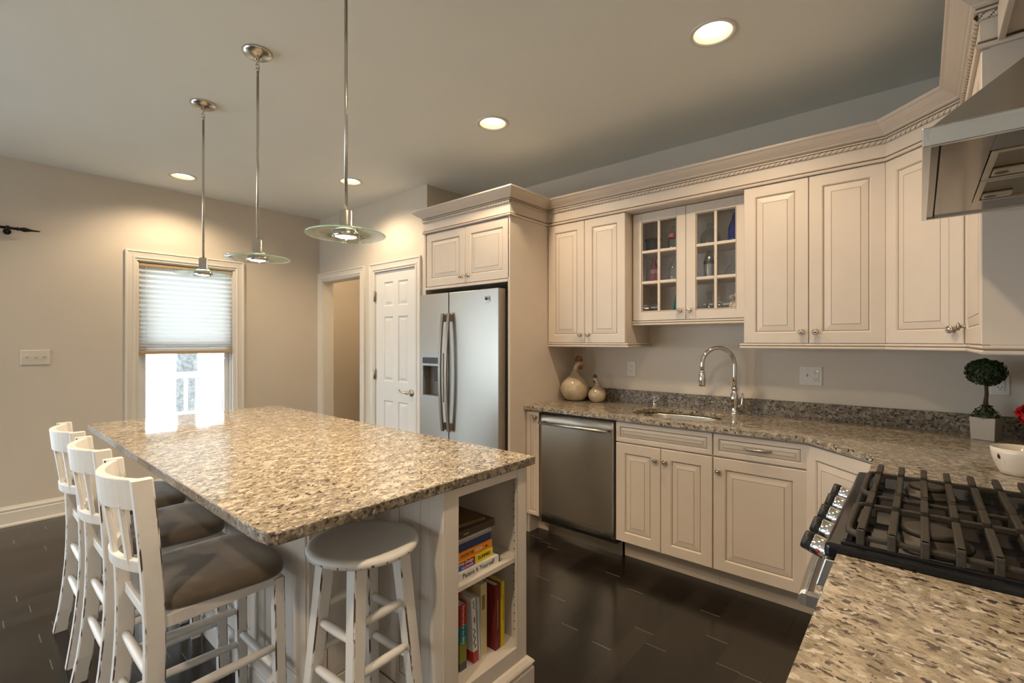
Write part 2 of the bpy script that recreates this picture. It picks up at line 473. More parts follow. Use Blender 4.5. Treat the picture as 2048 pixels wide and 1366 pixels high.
def lettering(name, body, size, Mx, m, parent, sx=1.0):
    """raised print: a font outline turned into a mesh, then placed by matrix (local x = reading, local y = letter height)"""
    cu = bpy.data.curves.new(name, 'FONT'); cu.body = body; cu.size = size; cu.align_x = 'CENTER'; cu.align_y = 'CENTER'; cu.extrude = .0003
    to = bpy.data.objects.new(name, cu); COL.objects.link(to)
    dg = bpy.context.evaluated_depsgraph_get()
    me = bpy.data.meshes.new_from_object(to.evaluated_get(dg))
    bpy.data.objects.remove(to)
    me.transform(Mx @ Matrix.Diagonal((sx, 1, 1, 1)))
    me.materials.clear(); me.materials.append(m)
    o = bpy.data.objects.new(name, me); COL.objects.link(o); o.parent = parent
    return o

# ------------------------------------------------------------------ room shell
struct(MB().box(-6.6, .65, -4.6, 4.3, -.12, 0).build('floor', M['floor']))
CANS = [(-.701, 2.19), (-2.042, 2.20), (-3.709, 2.207), (-4.653, 1.236)]
struct(MB().prism_hole([(-6.6, -4.6), (.65, -4.6), (.65, 4.3), (-6.6, 4.3)], [[(cx+.083*math.cos(2*PI*k/40), cy+.083*math.sin(2*PI*k/40)) for k in range(40)] for cx, cy in CANS], CEIL, CEIL+.12).build('ceiling', M['ceil']))
WT = .14
def wall(name, boxes, m=None):
    mb = MB()
    for b in boxes: mb.box(*b)
    return struct(mb.build(name, m or M['wall']))
WY0, WY1, WZ0, WZ1 = 1.03, 1.80, .62, 2.075       # window opening
SY0, SY1, SZ1 = -3.80, -.04, 2.05                # sliding door opening
x0, x1 = XW-WT, XW
wall('wall_west', [(x0, x1, -4.5, SY0, 0, CEIL), (x0, x1, SY0, SY1, SZ1, CEIL), (x0, x1, SY1, WY0, 0, CEIL),
                   (x0, x1, WY0, WY1, 0, WZ0), (x0, x1, WY0, WY1, WZ1, CEIL), (x0, x1, WY1, YD, 0, CEIL)])
DX0, DX1, DZ = -5.075, -4.314, 2.043             # cased opening
PX0, PX1 = -4.055, -3.428                        # panel door
wall('wall_doors', [(XW-WT, DX0, YD, YD+.12, 0, CEIL), (DX0, DX1, YD, YD+.12, DZ, CEIL), (DX1, PX0, YD, YD+.12, 0, CEIL),
                    (PX0, PX1, YD, YD+.12, DZ, CEIL), (PX1, -3.268, YD, YD+.12, 0, CEIL)])
wall('wall_closet', [(-3.39, -3.268, YD+.12, YS+.12, 0, CEIL)])
wall('wall_sink', [(-3.268, XE+.12, YS, YS+.12, 0, CEIL)])
wall('wall_range', [(XE, XE+.12, -4.5, YS, 0, CEIL)])
BX0, BX1 = -4.95, -2.75
wall('wall_back', [(XW-WT, BX0, YB-.12, YB, 0, CEIL), (BX0, BX1, YB-.12, YB, 0, .15), (BX0, BX1, YB-.12, YB, 2.05, CEIL), (BX1, XE+.12, YB-.12, YB, 0, CEIL)])
wall('wall_hall', [(-6.5, -3.39, 3.95, 4.07, 0, CEIL), (-6.5, -6.38, 2.68, 3.95, 0, CEIL), (-4.16, -4.04, YD+.12, 3.95, 0, CEIL), (-6.5, XW-WT, 2.68, 2.80, 0, CEIL)])

BASE = [(0, 0), (.030, 0), (.030, .012), (.018, .020), (.018, .10), (.013, .108), (.016, .116), (.016, .124), (.009, .136), (.006, .145), (0, .145)]
def baseboard(name, path):
    struct(MB().sweep(path, BASE).build(name, M['trim']))
baseboard('baseboard_west', [(XW, .06), (XW, YD)])
baseboard('baseboard_doors', [(-4.245, YD), (-4.13, YD)])
CAS = [(0, 0), (0, .020), (.012, .022), (.018, .016), (.05, .013), (.054, .017), (.066, .017), (.072, .010), (.085, .010), (.085, 0)]  # (across from outer edge, out)

def casing(mb, O, U, Nn, w, h, zb=0.0, sill=False):
    """mitred moulding round an opening of width w from zb to h; O is the opening's lower corner at the wall face"""
    T = frame(O, U, Nn)
    wd = .085
    loops = []
    for (px, pz, dx, dz) in ((0, zb, -1, 0), (0, h, -1, 1), (w, h, 1, 1), (w, zb, 1, 0)):
        loops.append([T @ Vector((px + dx*(wd-a), n, pz + dz*(wd-a))) for a, n in CAS])
    mb.rings(loops, True, True, True, 0, False)
    return mb

struct(casing(MB(), (DX0, YD, 0), (1, 0, 0), (0, -1, 0), DX1-DX0, DZ).box(DX0, DX0+.012, YD, YD+.12, 0, DZ).box(DX1-.012, DX1, YD, YD+.12, 0, DZ).box(DX0, DX1, YD, YD+.12, DZ-.012, DZ).build('trim_1', M['trim']))
struct(casing(MB(), (PX0, YD, 0), (1, 0, 0), (0, -1, 0), PX1-PX0, DZ).box(PX0-.001, PX0+.002, YD-.002, YD+.12, 0, DZ).box(PX1-.002, PX1+.001, YD-.002, YD+.12, 0, DZ).build('trim_2', M['trim']))
struct(casing(MB(), (XW, WY0, 0), (0, 1, 0), (1, 0, 0), WY1-WY0, WZ1, WZ0-.02)
       .box(XW-WT, XW, WY0-.001, WY0+.012, WZ0, WZ1).box(XW-WT, XW, WY1-.012, WY1+.001, WZ0, WZ1).box(XW-WT, XW, WY0, WY1, WZ1-.012, WZ1)
       .box(XW-WT, XW+.045, WY0-.11, WY1+.11, WZ0-.025, WZ0).box(XW, XW+.018, WY0-.08, WY1+.08, WZ0-.11, WZ0-.025).build('trim_3', M['trim']))
struct(casing(MB(), (XW, SY0, 0), (0, 1, 0), (1, 0, 0), SY1-SY0, SZ1).build('trim_4', M['trim']))

# panel door
def six_panel(name):
    w, h = PX1-PX0-.008, DZ-.012
    T = frame((PX0+.004, YD+.006, .008), (1, 0, 0), (0, -1, 0))
    mb = MB(T); t = 0.0
    xs = [0, .125, .27, w-.27, w-.125, w]
    xs = [0, .130, .280, w-.262, w-.112, w]
    zs = [0, .26, .80, .985, 1.60, 1.70, 1.93, h]
    for i in range(5):
        for k in range(7):
            pan = i in (1, 3) and k in (1, 3, 5)
            u0, u1, z0, z1 = xs[i], xs[i+1], zs[k], zs[k+1]
            if not pan:
                a = [mb.v((u, t, z)) for u, z in ((u0, z0), (u1, z0), (u1, z1), (u0, z1))]; mb.f(a)
            else:
                R = []
                for ins, n in ((0, 0), (.010, -.009), (.016, -.009), (.040, -.002)):
                    R.append([mb.v((u, t+n, z)) for u, z in ((u0+ins, z0+ins), (u1-ins, z0+ins), (u1-ins, z1-ins), (u0+ins, z1-ins))])
                for q in range(3):
                    for e in range(4): mb.f([R[q][e], R[q][(e+1) % 4], R[q+1][(e+1) % 4], R[q+1][e]])
                mb.f(R[3])
    mb.box(0, w, -.036, -.0095, 0, h)
    return mb.build(name, M['door'])
d2 = struct(six_panel('door_2'))
for z in (1.81, 1.055, .25):
    MB().cyl((PX0+.001, YD-.010, z-.05), (PX0+.001, YD-.010, z+.05), .0075).box(PX0-.012, PX0+.014, YD-.006, YD-.001, z-.05, z+.05).build('hinge', M['pewter'], d2)
mb = MB(axis_frame((-3.492, YD+.006, .905), (0, -1, 0)))
mb.lathe([(.034, 0), (.033, .006), (.020, .012), (.012, .016), (.012, .045), (.014, .050), (.010, .058), (0.001, .060)], 20)
o = mb.build('lever_handle', M['nickel'], d2)
MB().tube([(-3.492, YD-.046, .905), (-3.525, YD-.052, .912), (-3.56, YD-.05, .908), (-3.59, YD-.047, .912), (-3.612, YD-.044, .926), (-3.606, YD-.044, .934)], [.011, .010, .0085, .008, .007, .005], 10).build('lever', M['nickel'], o)

# window_1 : double hung sash, with the pleated shade as a thing of its own
mb = MB()
xg = XW-.075
def sash(mb, y0, y1, z0, z1, x, w=.042):
    mb.box(x-.02, x+.02, y0, y0+w, z0, z1).box(x-.02, x+.02, y1-w, y1, z0, z1).box(x-.02, x+.02, y0+w, y1-w, z0, z0+w).box(x-.02, x+.02, y0+w, y1-w, z1-w, z1)
mb.box(XW-.125, XW-.03, WY0+.012, WY0+.03, WZ0, WZ1-.012).box(XW-.125, XW-.03, WY1-.03, WY1-.012, WZ0, WZ1-.012).box(XW-.125, XW-.03, WY0+.012, WY1-.012, WZ1-.03, WZ1-.012)
win = struct(mb.build('window_1', M['vinyl']))
mb = MB(); sash(mb, WY0+.03, WY1-.03, WZ0, 1.36, xg); mb.build('lower_sash', M['vinyl'], win, bevel=.004)
mb = MB(); sash(mb, WY0+.03, WY1-.03, 1.32, WZ1-.03, xg-.042); mb.build('upper_sash', M['vinyl'], win, bevel=.004)
MB().box(xg-.002, xg+.002, WY0+.07, WY1-.07, WZ0+.04, 1.32).build('pane', M['pane'], win)
MB().box(xg-.044, xg-.040, WY0+.07, WY1-.07, 1.36, WZ1-.07).build('pane', M['pane'], win)
MB().ball((xg+.026, WY1-.062, 1.205), .009, seg=10, rn=6).build('tilt_latch', M['chrome'], win)

sh = thing('window_shade', 'white pleated cellular shade drawn halfway down the window beside the light switches', 'blind', (XW-.03, (WY0+WY1)/2, 1.27))
y0, y1 = WY0+.016, WY1-.016
MB().box(XW-.055, XW-.008, y0, y1, 2.030, 2.058).build('head_rail', M['bamboo'], sh, bevel=.003)
mb = MB(); pts = []
n = 40; zt, zb = 2.030, 1.285
zz = zt
for k in range(n+1):
    f = k/n
    z = zt - (zt-zb)*(1-(1-f)**1.25)
    pts.append((XW-.018 - (.016 if k % 2 else 0), z))
fr = [[(x, y, z) for x, z in pts] for y in (y0+.002, y1-.002)]
mb.rings(fr, False, False, False, 0, False)
mb.build('pleats', M['shade'], sh)
MB().box(XW-.042, XW-.006, y0, y1, 1.258, 1.286).build('bottom_rail', M['bamboo'], sh, bevel=.003)
for yy in (y0+.05, y1-.006):
    MB().tube([(XW-.009, yy, 2.03), (XW-.008, yy, 1.6), (XW-.009, yy, 1.29)], .0012, 6).build('cord', M['trim'], sh)

# sliding door and back window (seen only in reflections)
mb = MB()
for a, b, xx in ((SY0, -2.83, XW-.09), (-2.87, -1.90, XW-.05), (-1.94, -.93, XW-.09), (-.97, SY1, XW-.05)):
    sash(mb, a, b, 0.02, SZ1, xx, .07)
sd = struct(mb.build('door_1', M['vinyl']))
for a, b, xx in ((SY0, -2.83, XW-.09), (-2.87, -1.90, XW-.05), (-1.94, -.93, XW-.09), (-.97, SY1, XW-.05)):
    MB().box(xx-.002, xx+.002, a+.07, b-.07, .09, SZ1-.07).build('pane', M['pane'], sd)
mb = MB()
for k in range(3):
    a = BX0 + k*(BX1-BX0)/3; b = a + (BX1-BX0)/3
    mb.box(a, a+.05, YB-.09, YB-.03, .15, 2.05).box(b-.05, b, YB-.09, YB-.03, .15, 2.05).box(a, b, YB-.09, YB-.03, .15, .21).box(a, b, YB-.09, YB-.03, 1.99, 2.05)
struct(mb.build('window_2', M['vinyl']))

# curtain rod end above the sliding door
cr = thing('curtain_rod', 'dark bronze curtain rod end with spear finial on the wall above the switches', 'curtain rod', (XW, .30, 2.2))
MB().cyl((XW+.06, -4.1, 2.205), (XW+.06, .30, 2.205), .010).build('rod', M['bronze'], cr)
MB(axis_frame((XW+.06, .30, 2.205), (0, 1, 0))).lathe([(.008, 0), (.014, .004), (.014, .010), (.009, .014), (.013, .026), (.0175, .040), (.013, .062), (.008, .078), (.006, .10), (.004, .125), (.001, .128)], 14).build('finial', M['bronze'], cr)
MB().cyl((XW, .255, 2.185), (XW+.006, .255, 2.185), .022).tube([(XW, .255, 2.185), (XW+.04, .255, 2.183), (XW+.06, .255, 2.190)], .007, 8).cyl((XW+.06, .245, 2.205), (XW+.06, .265, 2.205), .016).build('bracket', M['bronze'], cr)

# wall plates
def plate(name, label, cat, O, U, Nn, gangs, kind, m):
    T = frame(O, U, Nn); w = .07 + .046*(gangs-1)
    t = thing(name, label, cat, O)
    MB(T).panel(w, .115, [(0, 0, 0), (0, .003, 0), (.004, .006, 0)], -w/2, -.0575).build('cover_plate', m, t)
    for g in range(gangs):
        u = (g-(gangs-1)/2)*.046
        k = kind[g]
        if k == 's':
            MB(T).box(u-.006, u+.006, .005, .008, -.013, .013).build('switch_slot', m, t)
            a = MB(T); a.rings([[(u-.0042, .006, -.006), (u+.0042, .006, -.006), (u+.0042, .006, .006), (u-.0042, .006, .006)], [(u-.0035, .022, .006), (u+.0035, .022, .006), (u+.0035, .022, .013), (u-.0035, .022, .013)]], sm=False)
            a.build('toggle', M['platew'], t)
            for z in (-.042, .042): MB(T).ball((u, .0062, z), .003, seg=8, rn=4).build('screw', m, t)
        elif k == 'd':
            for z in (-.02, .02):
                o = MB(T).box(u-.017, u+.017, .005, .0085, z-.0145, z+.0145).build('receptacle', m, t, bevel=.004)
                a = MB(T)
                for du in (-.0065, .0065): a.box(u+du-.0011, u+du+.0011, .008, .0092, z-.001, z+.009)
                a.box(u-.002, u+.002, .008, .0092, z-.010, z-.006)
                a.build('slots', M['slot'], o)
        else:
            o = MB(T).box(u-.0165, u+.0165, .005, .0085, -.0335, .0335).build('ground_fault_receptacle', m, t, bevel=.002)
            for z in (-.02, .02):
                a = MB(T)
                for du in (-.0065, .0065): a.box(u+du-.0011, u+du+.0011, .008, .0092, z-.001, z+.008)
                a.box(u-.002, u+.002, .008, .0092, z-.009, z-.005)
                a.build('slots', M['slot'], o)
            MB(T).box(u+.006, u+.0105, .008, .0094, .020+.006, .0315).build('indicator_lamp', M['ledg'], o)
    return t
M['ledg'] = emit('green_indicator', (.75, .85, .12), 1.3)
plate('light_switch', 'ivory triple toggle switch plate on the wall left of the shaded window', 'light switch', (XW, .405, 1.248), (0, 1, 0), (1, 0, 0), 3, 'sss', M['plate'])
plate('wall_outlet', 'single ivory duplex outlet plate on the wall between the roosters and faucet', 'outlet', (-1.650, YS, 1.165), (1, 0, 0), (0, -1, 0), 1, 'd', M['platew'])
plate('wall_outlet', 'double ivory switch and outlet plate with tiny green light, by the faucet', 'outlet', (-.494, YS, 1.165), (1, 0, 0), (0, -1, 0), 2, 'sg', M['platew'])
plate('wall_outlet', 'ivory outlet plate half hidden behind the topiary ball', 'outlet', (.293, YS, 1.165), (1, 0, 0), (0, -1, 0), 1, 'g', M['platew'])

# ------------------------------------------------------------------ ceiling lights
def downlight(loc, label, first=None):
    if first: 
        t = dup(first, loc, 0, label)
    else:
        t = thing('recessed_light', label, 'ceiling light', loc, 0, 'round recessed ceiling lights')
        mb = MB(local=True)
        mb.lathe([(.100, 0), (.100, -.004), (.096, -.006), (.082, -.004), (.080, 0)], 40, cap=False)
        mb.build('trim_ring', M['trim'], t)
        MB(local=True).lathe([(.0815, -.003), (.079, .004), (.066, .050), (.058, .075)], 40, cap=False).build('reflector', M['can'], t)
        MB(local=True).lathe([(.056, .0765), (.055, .050), (.053, .028), (.045, .014), (.028, .006), (.002, .004)], 32, cap=True).build('bulb', M['bulb'], t)
    spot('recessed_lamp', (loc[0], loc[1], loc[2]-.03), CAN_W, 150, .6, size=.05)
    return t
cans = [((-.701, 2.19), 'recessed ceiling light above the drawer cabinet, nearest the range hood'),
        ((-2.042, 2.20), 'recessed ceiling light above the dishwasher and tall fridge panel'),
        ((-3.709, 2.207), 'recessed ceiling light in front of the white panel door, behind the nearest pendant rod'),
        ((-4.653, 1.236), 'recessed ceiling light over the shaded window')]
hl = bpy.data.lights.new('hall_fill_light', 'POINT'); hl.energy = 26; hl.color = LAMP_COL; hl.shadow_soft_size = .08  # unseen point light without a fitting, added to brighten the dark hall
ho = bpy.data.objects.new('hall_fill_light', hl); COL.objects.link(ho); ho.location = (-5.0, 3.35, 2.6)
first = None
for (x, y), lab in cans:
    t = downlight((x, y, CEIL), lab, first)
    first = first or t
# ceiling lamps of the same run that stand behind the camera
for x, y in ((-.70, .85), (-.70, -.75), (-2.4, -1.2), (-4.6, -1.2)):
    spot('recessed_lamp_behind_camera', (x, y, CEIL-.03), CAN_W*(2.4 if (x, y) == (-.70, -.75) else 1), 150, .6, size=.05)

def pendant():
    t = thing('pendant_lamp', 'nearest glass disc pendant lamp hanging over the stool end of the island', 'pendant lamp', (-1.602, .935, CEIL), 0, 'glass disc pendants over the island')
    MB(local=True).lathe([(.066, 0), (.066, -.006), (.060, -.014), (.045, -.024), (.022, -.031), (.010, -.034), (.008, -.040), (.002, -.041)], 32).build('canopy', M['nickel'], t)
    m = MB(local=True)
    m.tube([(.009*math.cos(a), 0, -.050+.011*math.sin(a)) for a in [2*PI*k/14 for k in range(15)]], .0025, 6, cap=False)
    m.tube([(0, .008*math.cos(a), -.066+.010*math.sin(a)) for a in [2*PI*k/14 for k in range(15)]], .0025, 6, cap=False)
    m.build('swivel_link', M['nickel'], t)
    zr = 1.853-CEIL
    MB(local=True).cyl((0, 0, -.076), (0, 0, zr), .0062, seg=12).lathe([(.004, -.072), (.009, -.075), (.009, -.088), (.0062, -.092)], 12).build('rod', M['nickel'], t)
    MB(local=True).lathe([(.006, zr+.002), (.018, zr-.001), (.0225, zr-.006), (.0225, zr-.058), (.030, zr-.064), (.036, zr-.072)], 28).build('lamp_socket', M['nickel'], t)
    zd = 1.762-CEIL
    g = MB(local=True)
    g.lathe([(.034, zd+.014), (.08, zd+.009), (.138, zd+.003), (.1405, zd+.001)], 56, cap=False)
    g.lathe([(.034, zd+.008), (.08, zd+.003), (.138, zd-.004), (.1405, zd-.003)], 56, cap=False)
    o = g.build('glass_disc', M['disk'], t)
    MB(local=True).lathe([(.1405, zd+.001), (.1415, zd-.001), (.1405, zd-.003)], 56, cap=False).build('green_rim', M['diskrim'], o)
    MB(local=True).lathe([(.036, zd+.016), (.046, zd+.004), (.050, zd-.010), (.046, zd-.012), (.040, zd-.006)], 32, cap=False).build('lamp_ring', M['nickel'], t)
    for k in range(3):
        a = k*2*PI/3+.5
        MB(local=True).ball((.047*math.cos(a), .047*math.sin(a), zd-.010), .0055, seg=10, rn=6).build('clip', M['nickel'], t)
    MB(local=True).lathe([(.041, zd-.003), (.036, zd-.008), (.02, zd-.011), (.002, zd-.012)], 28, cap=False).build('halogen_bulb', M['hal'], t)
    return t
pd = pendant()
dup(pd, (-2.386, .935, CEIL), 0, 'middle glass disc pendant lamp of the three above the island')
dup(pd, (-3.145, .935, CEIL), 0, 'glass disc pendant lamp hanging in front of the window shade')
for x in (-1.602, -2.386, -3.145):
    spot('pendant_beam', (x, .935, 1.742), PEND_W, 140, .6, size=.03)

# ------------------------------------------------------------------ kitchen cabinets
RAISED = lambda s: [(0, 0, 0), (0, .017, 0), (.003, .020, 0), (s, .020, 0), (s+.004, .0165, 0), (s+.0065, .0125, 0), (s+.0088, .0125, 1), (s+.011, .0142, 0), (s+.040, .0185, 0), (s+.0408, .0178, 1), (s+.0420, .0188, 1)]
SLAB = lambda s: [(0, 0, 0), (0, .017, 0), (.003, .020, 0), (s, .020, 0), (s+.003, .0165, 0), (s+.005, .013, 0), (s+.0072, .013, 1), (s+.0095, .0142, 0), (s+.024, .0185, 0), (s+.0248, .0178, 1), (s+.0260, .0188, 1)]

def door(parent, T, u0, u1, z0, z1, knob=None, s=.058, m='cab', rg=None, name='door'):
    o = MB(T).panel(u1-u0, z1-z0, (rg or RAISED)(s), u0, z0).build(name, [M[m], M['glaze']], parent)
    if knob: make_knob(T, knob[0], knob[1], o)
    return o
KPROF = [(.010, 0), (.0105, .003), (.006, .005), (.0052, .013), (.010, .016), (.0155, .019), (.0165, .022), (.0150, .0255), (.011, .027), (.0105, .0262), (.007, .0262), (.006, .0285), (.001, .0295)]
def make_knob(T, u, z, parent, n=.020):
    p = T @ Vector((u, n, z)); d = (T.to_3x3() @ Vector((0, 1, 0)))
    return MB(axis_frame(p, d)).lathe(KPROF, 18).build('knob', M['pewter'], parent)
RAIL = [(0, 0), (.012, 0), (.014, .004), (.014, .008), (.009, .012), (.009, .016), (.013, .020), (.011, .027), (0, .027)]
def light_rail(parent, path, z, glz=True):
    a = MB().sweep(path, RAIL, z0=z)
    for f in a.bm.faces:
        zc = f.calc_center_median().z - z
        if .011 < zc < .0165 and len(f.verts) == 4: f.material_index = 1
    return a.build('light_rail', [M['cab'], M['glaze']], parent)

YU = 2.94; YC = YU+.02          # door face and carcass face of the wall cabinets
UB, UT = 1.360, 2.242           # wall door bottom and top
# -- two-door cabinet beside the fridge panel
c = thing('wall_cabinet', 'cream two door wall cabinet next to the tall fridge panel', 'cabinet', (-1.835, YS, UB), 0, 'cream wall cabinets')
MB().box(-2.157, -1.512, YC, YS, UB-.004, UT+.0015).build('case', M['cab'], c)
T = frame((-2.157, YC, 0), (1, 0, 0), (0, -1, 0))
door(c, T, .004, .322, UB, UT, (.290, 1.418)); door(c, T, .325, .643, UB, UT, (.357, 1.418))
light_rail(c, [(-2.157, YC-.006), (-1.505, YC-.006), (-1.505, YS)], 1.331)
# -- glass cabinet
YG = 3.03
g = thing('wall_cabinet', 'cream wall cabinet with two glazed grid doors showing bottles, above the sink', 'cabinet', (-1.14, YS, 1.51), 0, 'cream wall cabinets')
gx0, gx1, gz0, gz1 = -1.508, -.774, 1.507, 2.240
mb = MB()
mb.box(gx0, gx0+.016, YG+.02, YS, gz0, gz1+.05).box(gx1-.016, gx1, YG+.02, YS, gz0, gz1+.05).box(gx0+.016, gx1-.016, YG+.02, YS, gz0, gz0+.016).box(gx0+.016, gx1-.016, YG+.02, YS, gz1-.016, gz1+.05).box(gx0+.016, gx1-.016, YS-.008, YS, gz0+.016, gz1-.016)
mb.build('case', M['cab'], g)
MB().box(gx0, gx1, YU+.004, YG+.02, gz1+.001, gz1+.02).build('soffit_board', M['cab'], g)
SH1, SH2 = 1.775, 1.985
for z in (SH1, SH2): MB().box(gx0+.017, gx1-.017, YG+.04, YS-.009, z-.018, z).build('shelf', M['cab'], g, bevel=.002)
def glass_door(u0, u1, panes_l, panes_r, knobu):
    T = frame((0, YG+.02, 0), (1, 0, 0), (0, -1, 0))
    z0, z1 = 1.512, 2.236; pz0, pz1 = 1.570, 2.174
    mb = MB(T)
    mb.box(u0, panes_l, 0, .020, z0, z1).box(panes_r, u1, 0, .020, z0, z1).box(panes_l, panes_r, 0, .020, z0, pz0).box(panes_l, panes_r, 0, .020, pz1, z1)
    o = mb.build('glass_door', M['cab'], g, bevel=.002)
    mc = (panes_l+panes_r)/2
    m2 = MB(T); m2.box(mc-.008, mc+.008, .004, .018, pz0, pz1)
    for z in (1.7665, 1.973):
        m2.box(panes_l, mc-.008, .004, .018, z-.009, z+.009).box(mc+.008, panes_r, .004, .018, z-.009, z+.009)
    for (a, b2, c2, d2_) in ((panes_l, panes_l+.005, pz0, pz1), (panes_r-.005, panes_r, pz0, pz1), (panes_l, panes_r, pz0, pz0+.005), (panes_l, panes_r, pz1-.005, pz1)):
        m2.box(a, b2, .006, .016, c2, d2_)
    m2.build('muntin', M['cab'], o, bevel=.002)
    m3 = MB(T); e = .0015
    for a, b2, c2, d2_ in ((panes_l-e, panes_l+.001, pz0, pz1), (panes_r-.001, panes_r+e, pz0, pz1), (panes_l, panes_r, pz0-e, pz0+.001), (panes_l, panes_r, pz1-.001, pz1+e)):
        m3.box(a, b2, .018, .0203, c2, d2_)
    m3.build('glaze_line', M['glaze'], o)
    MB(T).box(panes_l, panes_r, .002, .005, pz0, pz1).build('pane', M['cpane'], o)
    make_knob(T, knobu, 1.567, o)
glass_door(-1.500, -1.1385, -1.438, -1.197, -1.172)
glass_door(-1.1355, -.776, -1.074, -.836, -1.110)
light_rail(g, [(-1.507, YG+.014), (-.775, YG+.014)], 1.480)
# -- two-door cabinet right of the glass cabinet
c = thing('wall_cabinet', 'cream two door wall cabinet right of the glazed cabinet', 'cabinet', (-.449, YS, UB), 0, 'cream wall cabinets')
MB().box(-.772, -.128, YC, YS, UB-.004, UT+.0015).build('case', M['cab'], c)
T = frame((-.772, YC, 0), (1, 0, 0), (0, -1, 0))
door(c, T, .003, .320, UB, UT, (.290, 1.420)); door(c, T, .323, .643, UB, UT, (.354, 1.420))
light_rail(c, [(-.780, YS), (-.780, YC-.006), (-.128, YC-.006)], 1.331)
# -- diagonal corner cabinet
XF = .137; XCS = .157; YDG = YU-(XF+.126)      # end of the diagonal
c = thing('wall_cabinet', 'cream diagonal corner wall cabinet with one door, partly behind the range hood', 'cabinet', (.2, YS, UB), 0, 'cream wall cabinets')
MB().prism([(-.126, YS-.001), (-.126, YC), (XCS, YDG+.012), (XE-.001, YDG+.012), (XE-.001, YS-.001)], UB-.004, UT+.0015).build('case', M['cab'], c)
dl = math.hypot(XF+.126, YU-YDG)
s2 = math.sqrt(.5)
T = frame((-.126+.0142, YU+.0142, 0), (s2, -s2, 0), (-s2, -s2, 0))
door(c, T, -.008, dl-.006, UB, UT, (dl-.045, 1.420))
light_rail(c, [(-.126, YC-.006), (XCS-.006, YDG+.008)], 1.331)
# -- cabinet on the range wall
YR = 2.002
c = thing('wall_cabinet', 'cream wall cabinet on the range wall, seen edge on beside the hood', 'cabinet', (.33, 2.35, UB), 0, 'cream wall cabinets')
MB().box(XCS, XE-.001, YR, YDG+.010, UB-.004, UT+.0015).build('case', M['cab'], c)
T = frame((XCS, YDG, 0), (0, -1, 0), (-1, 0, 0))
door(c, T, .003, YDG-YR-.002, UB, UT, (.035, 1.430))
light_rail(c, [(XCS-.006, YDG+.008), (XCS-.006, YR-.006), (XE-.002, YR-.006)], 1.331)

# -- frieze, rope and crown that run round the tops
cm_path = [(-3.085, YD-.002), (-3.085, 2.50), (-2.158, 2.50), (-2.158, YU), (-.126, YU), (XF, YDG), (XF, YR), (XE-.002, YR)]
cw = thing('crown_moulding', 'cream crown moulding with rope trim running along the cabinet tops', 'moulding', (-1.1, YU, 2.25))
FR = [(-.018, 2.244), (.010, 2.244), (.0135, 2.250), (.0135, 2.256), (.007, 2.260), (.007, 2.266), (.004, 2.270), (.002, 2.272), (.002, 2.352), (-.018, 2.352)]
a = MB().sweep(cm_path, FR)
for f in a.bm.faces:
    zc = f.calc_center_median().z
    if 2.2575 < zc < 2.2645 and len(f.verts) == 4: f.material_index = 1
a.build('frieze', [M['cab'], M['glaze']], cw)
CR = [(-.018, 2.352), (.016, 2.352), (.016, 2.357), (.012, 2.360), (.012, 2.366), (.020, 2.370), (.024, 2.376), (.028, 2.378), (.036, 2.384), (.048, 2.392), (.060, 2.402), (.068, 2.410), (.075, 2.413), (.079, 2.418), (.079, 2.426), (.072, 2.428), (-.018, 2.428)]
a = MB().sweep(cm_path, CR)
for f in a.bm.faces:
    zc = f.calc_center_median().z
    if (2.3595 < zc < 2.3665) and len(f.verts) == 4: f.material_index = 1
a.build('crown', [M['cab'], M['glaze']], cw)
# rope: two strands twisted, glaze in the grooves
def rope(path, out, zc, R, pitch):
    P = []
    n = len(path)
    for i in range(n):
        p = Vector(path[i])
        d0 = (p-Vector(path[i-1])).normalized() if i else None
        d1 = (Vector(path[i+1])-p).normalized() if i < n-1 else None
        d0 = d0 or d1; d1 = d1 or d0
        n0 = Vector((d0.y, -d0.x)); n1 = Vector((d1.y, -d1.x)); mt = (n0+n1)/(1+n0.dot(n1))
        P.append(p + mt*out)
    mb = MB(); seg = 12
    ph = 0.0
    for i in range(n-1):
        L_ = (P[i+1]-P[i]).length; k = max(2, int(L_/.0042)); d = (P[i+1]-P[i]).normalized(); sd = Vector((d.y, -d.x))
        loops = []; 
        for q in range(k+1):
            s_ = q*L_/k; tw = ph + 2*PI*s_/pitch
            lp = []
            for e in range(seg):
                th = 2*PI*e/seg
                rr = R*(.80+.20*abs(math.cos((th-tw))))
                c2 = P[i] + d*s_ + sd*(rr*math.cos(th))
                lp.append((c2.x, c2.y, zc+rr*math.sin(th)))
            loops.append(lp)
        Rv = [[mb.v(p) for p in l] for l in loops]
        for q in range(k):
            for e in range(seg):
                th = 2*PI*(e+.5)/seg; tw = ph+2*PI*(q+.5)*L_/k/pitch
                mi = 1 if abs(math.cos(th-tw)) < .26 else 0
                mb.f([Rv[q][e], Rv[q][(e+1) % seg], Rv[q+1][(e+1) % seg], Rv[q+1][e]], mi, True)
        ph += 2*PI*L_/pitch
    return mb
M['ropeg'] = mat('rope_groove_glaze', (.085, .055, .035), .6, noise=.2, nscale=25)
rope(cm_path, .006, 2.3405, .0105, .052).build('rope_trim', [M['cab'], M['ropeg']], cw)

# valance bridging over the hood
v = tag(MB().box(XF+.05, XE-.002, 1.20, YR-.018, 2.262, 2.350).box(XF+.034, XF+.05, 1.20, YR-.018, 2.25, 2.350).build('hood_valance', M['cab'], bevel=.002), 'cream valance board bridging above the range hood', 'valance')

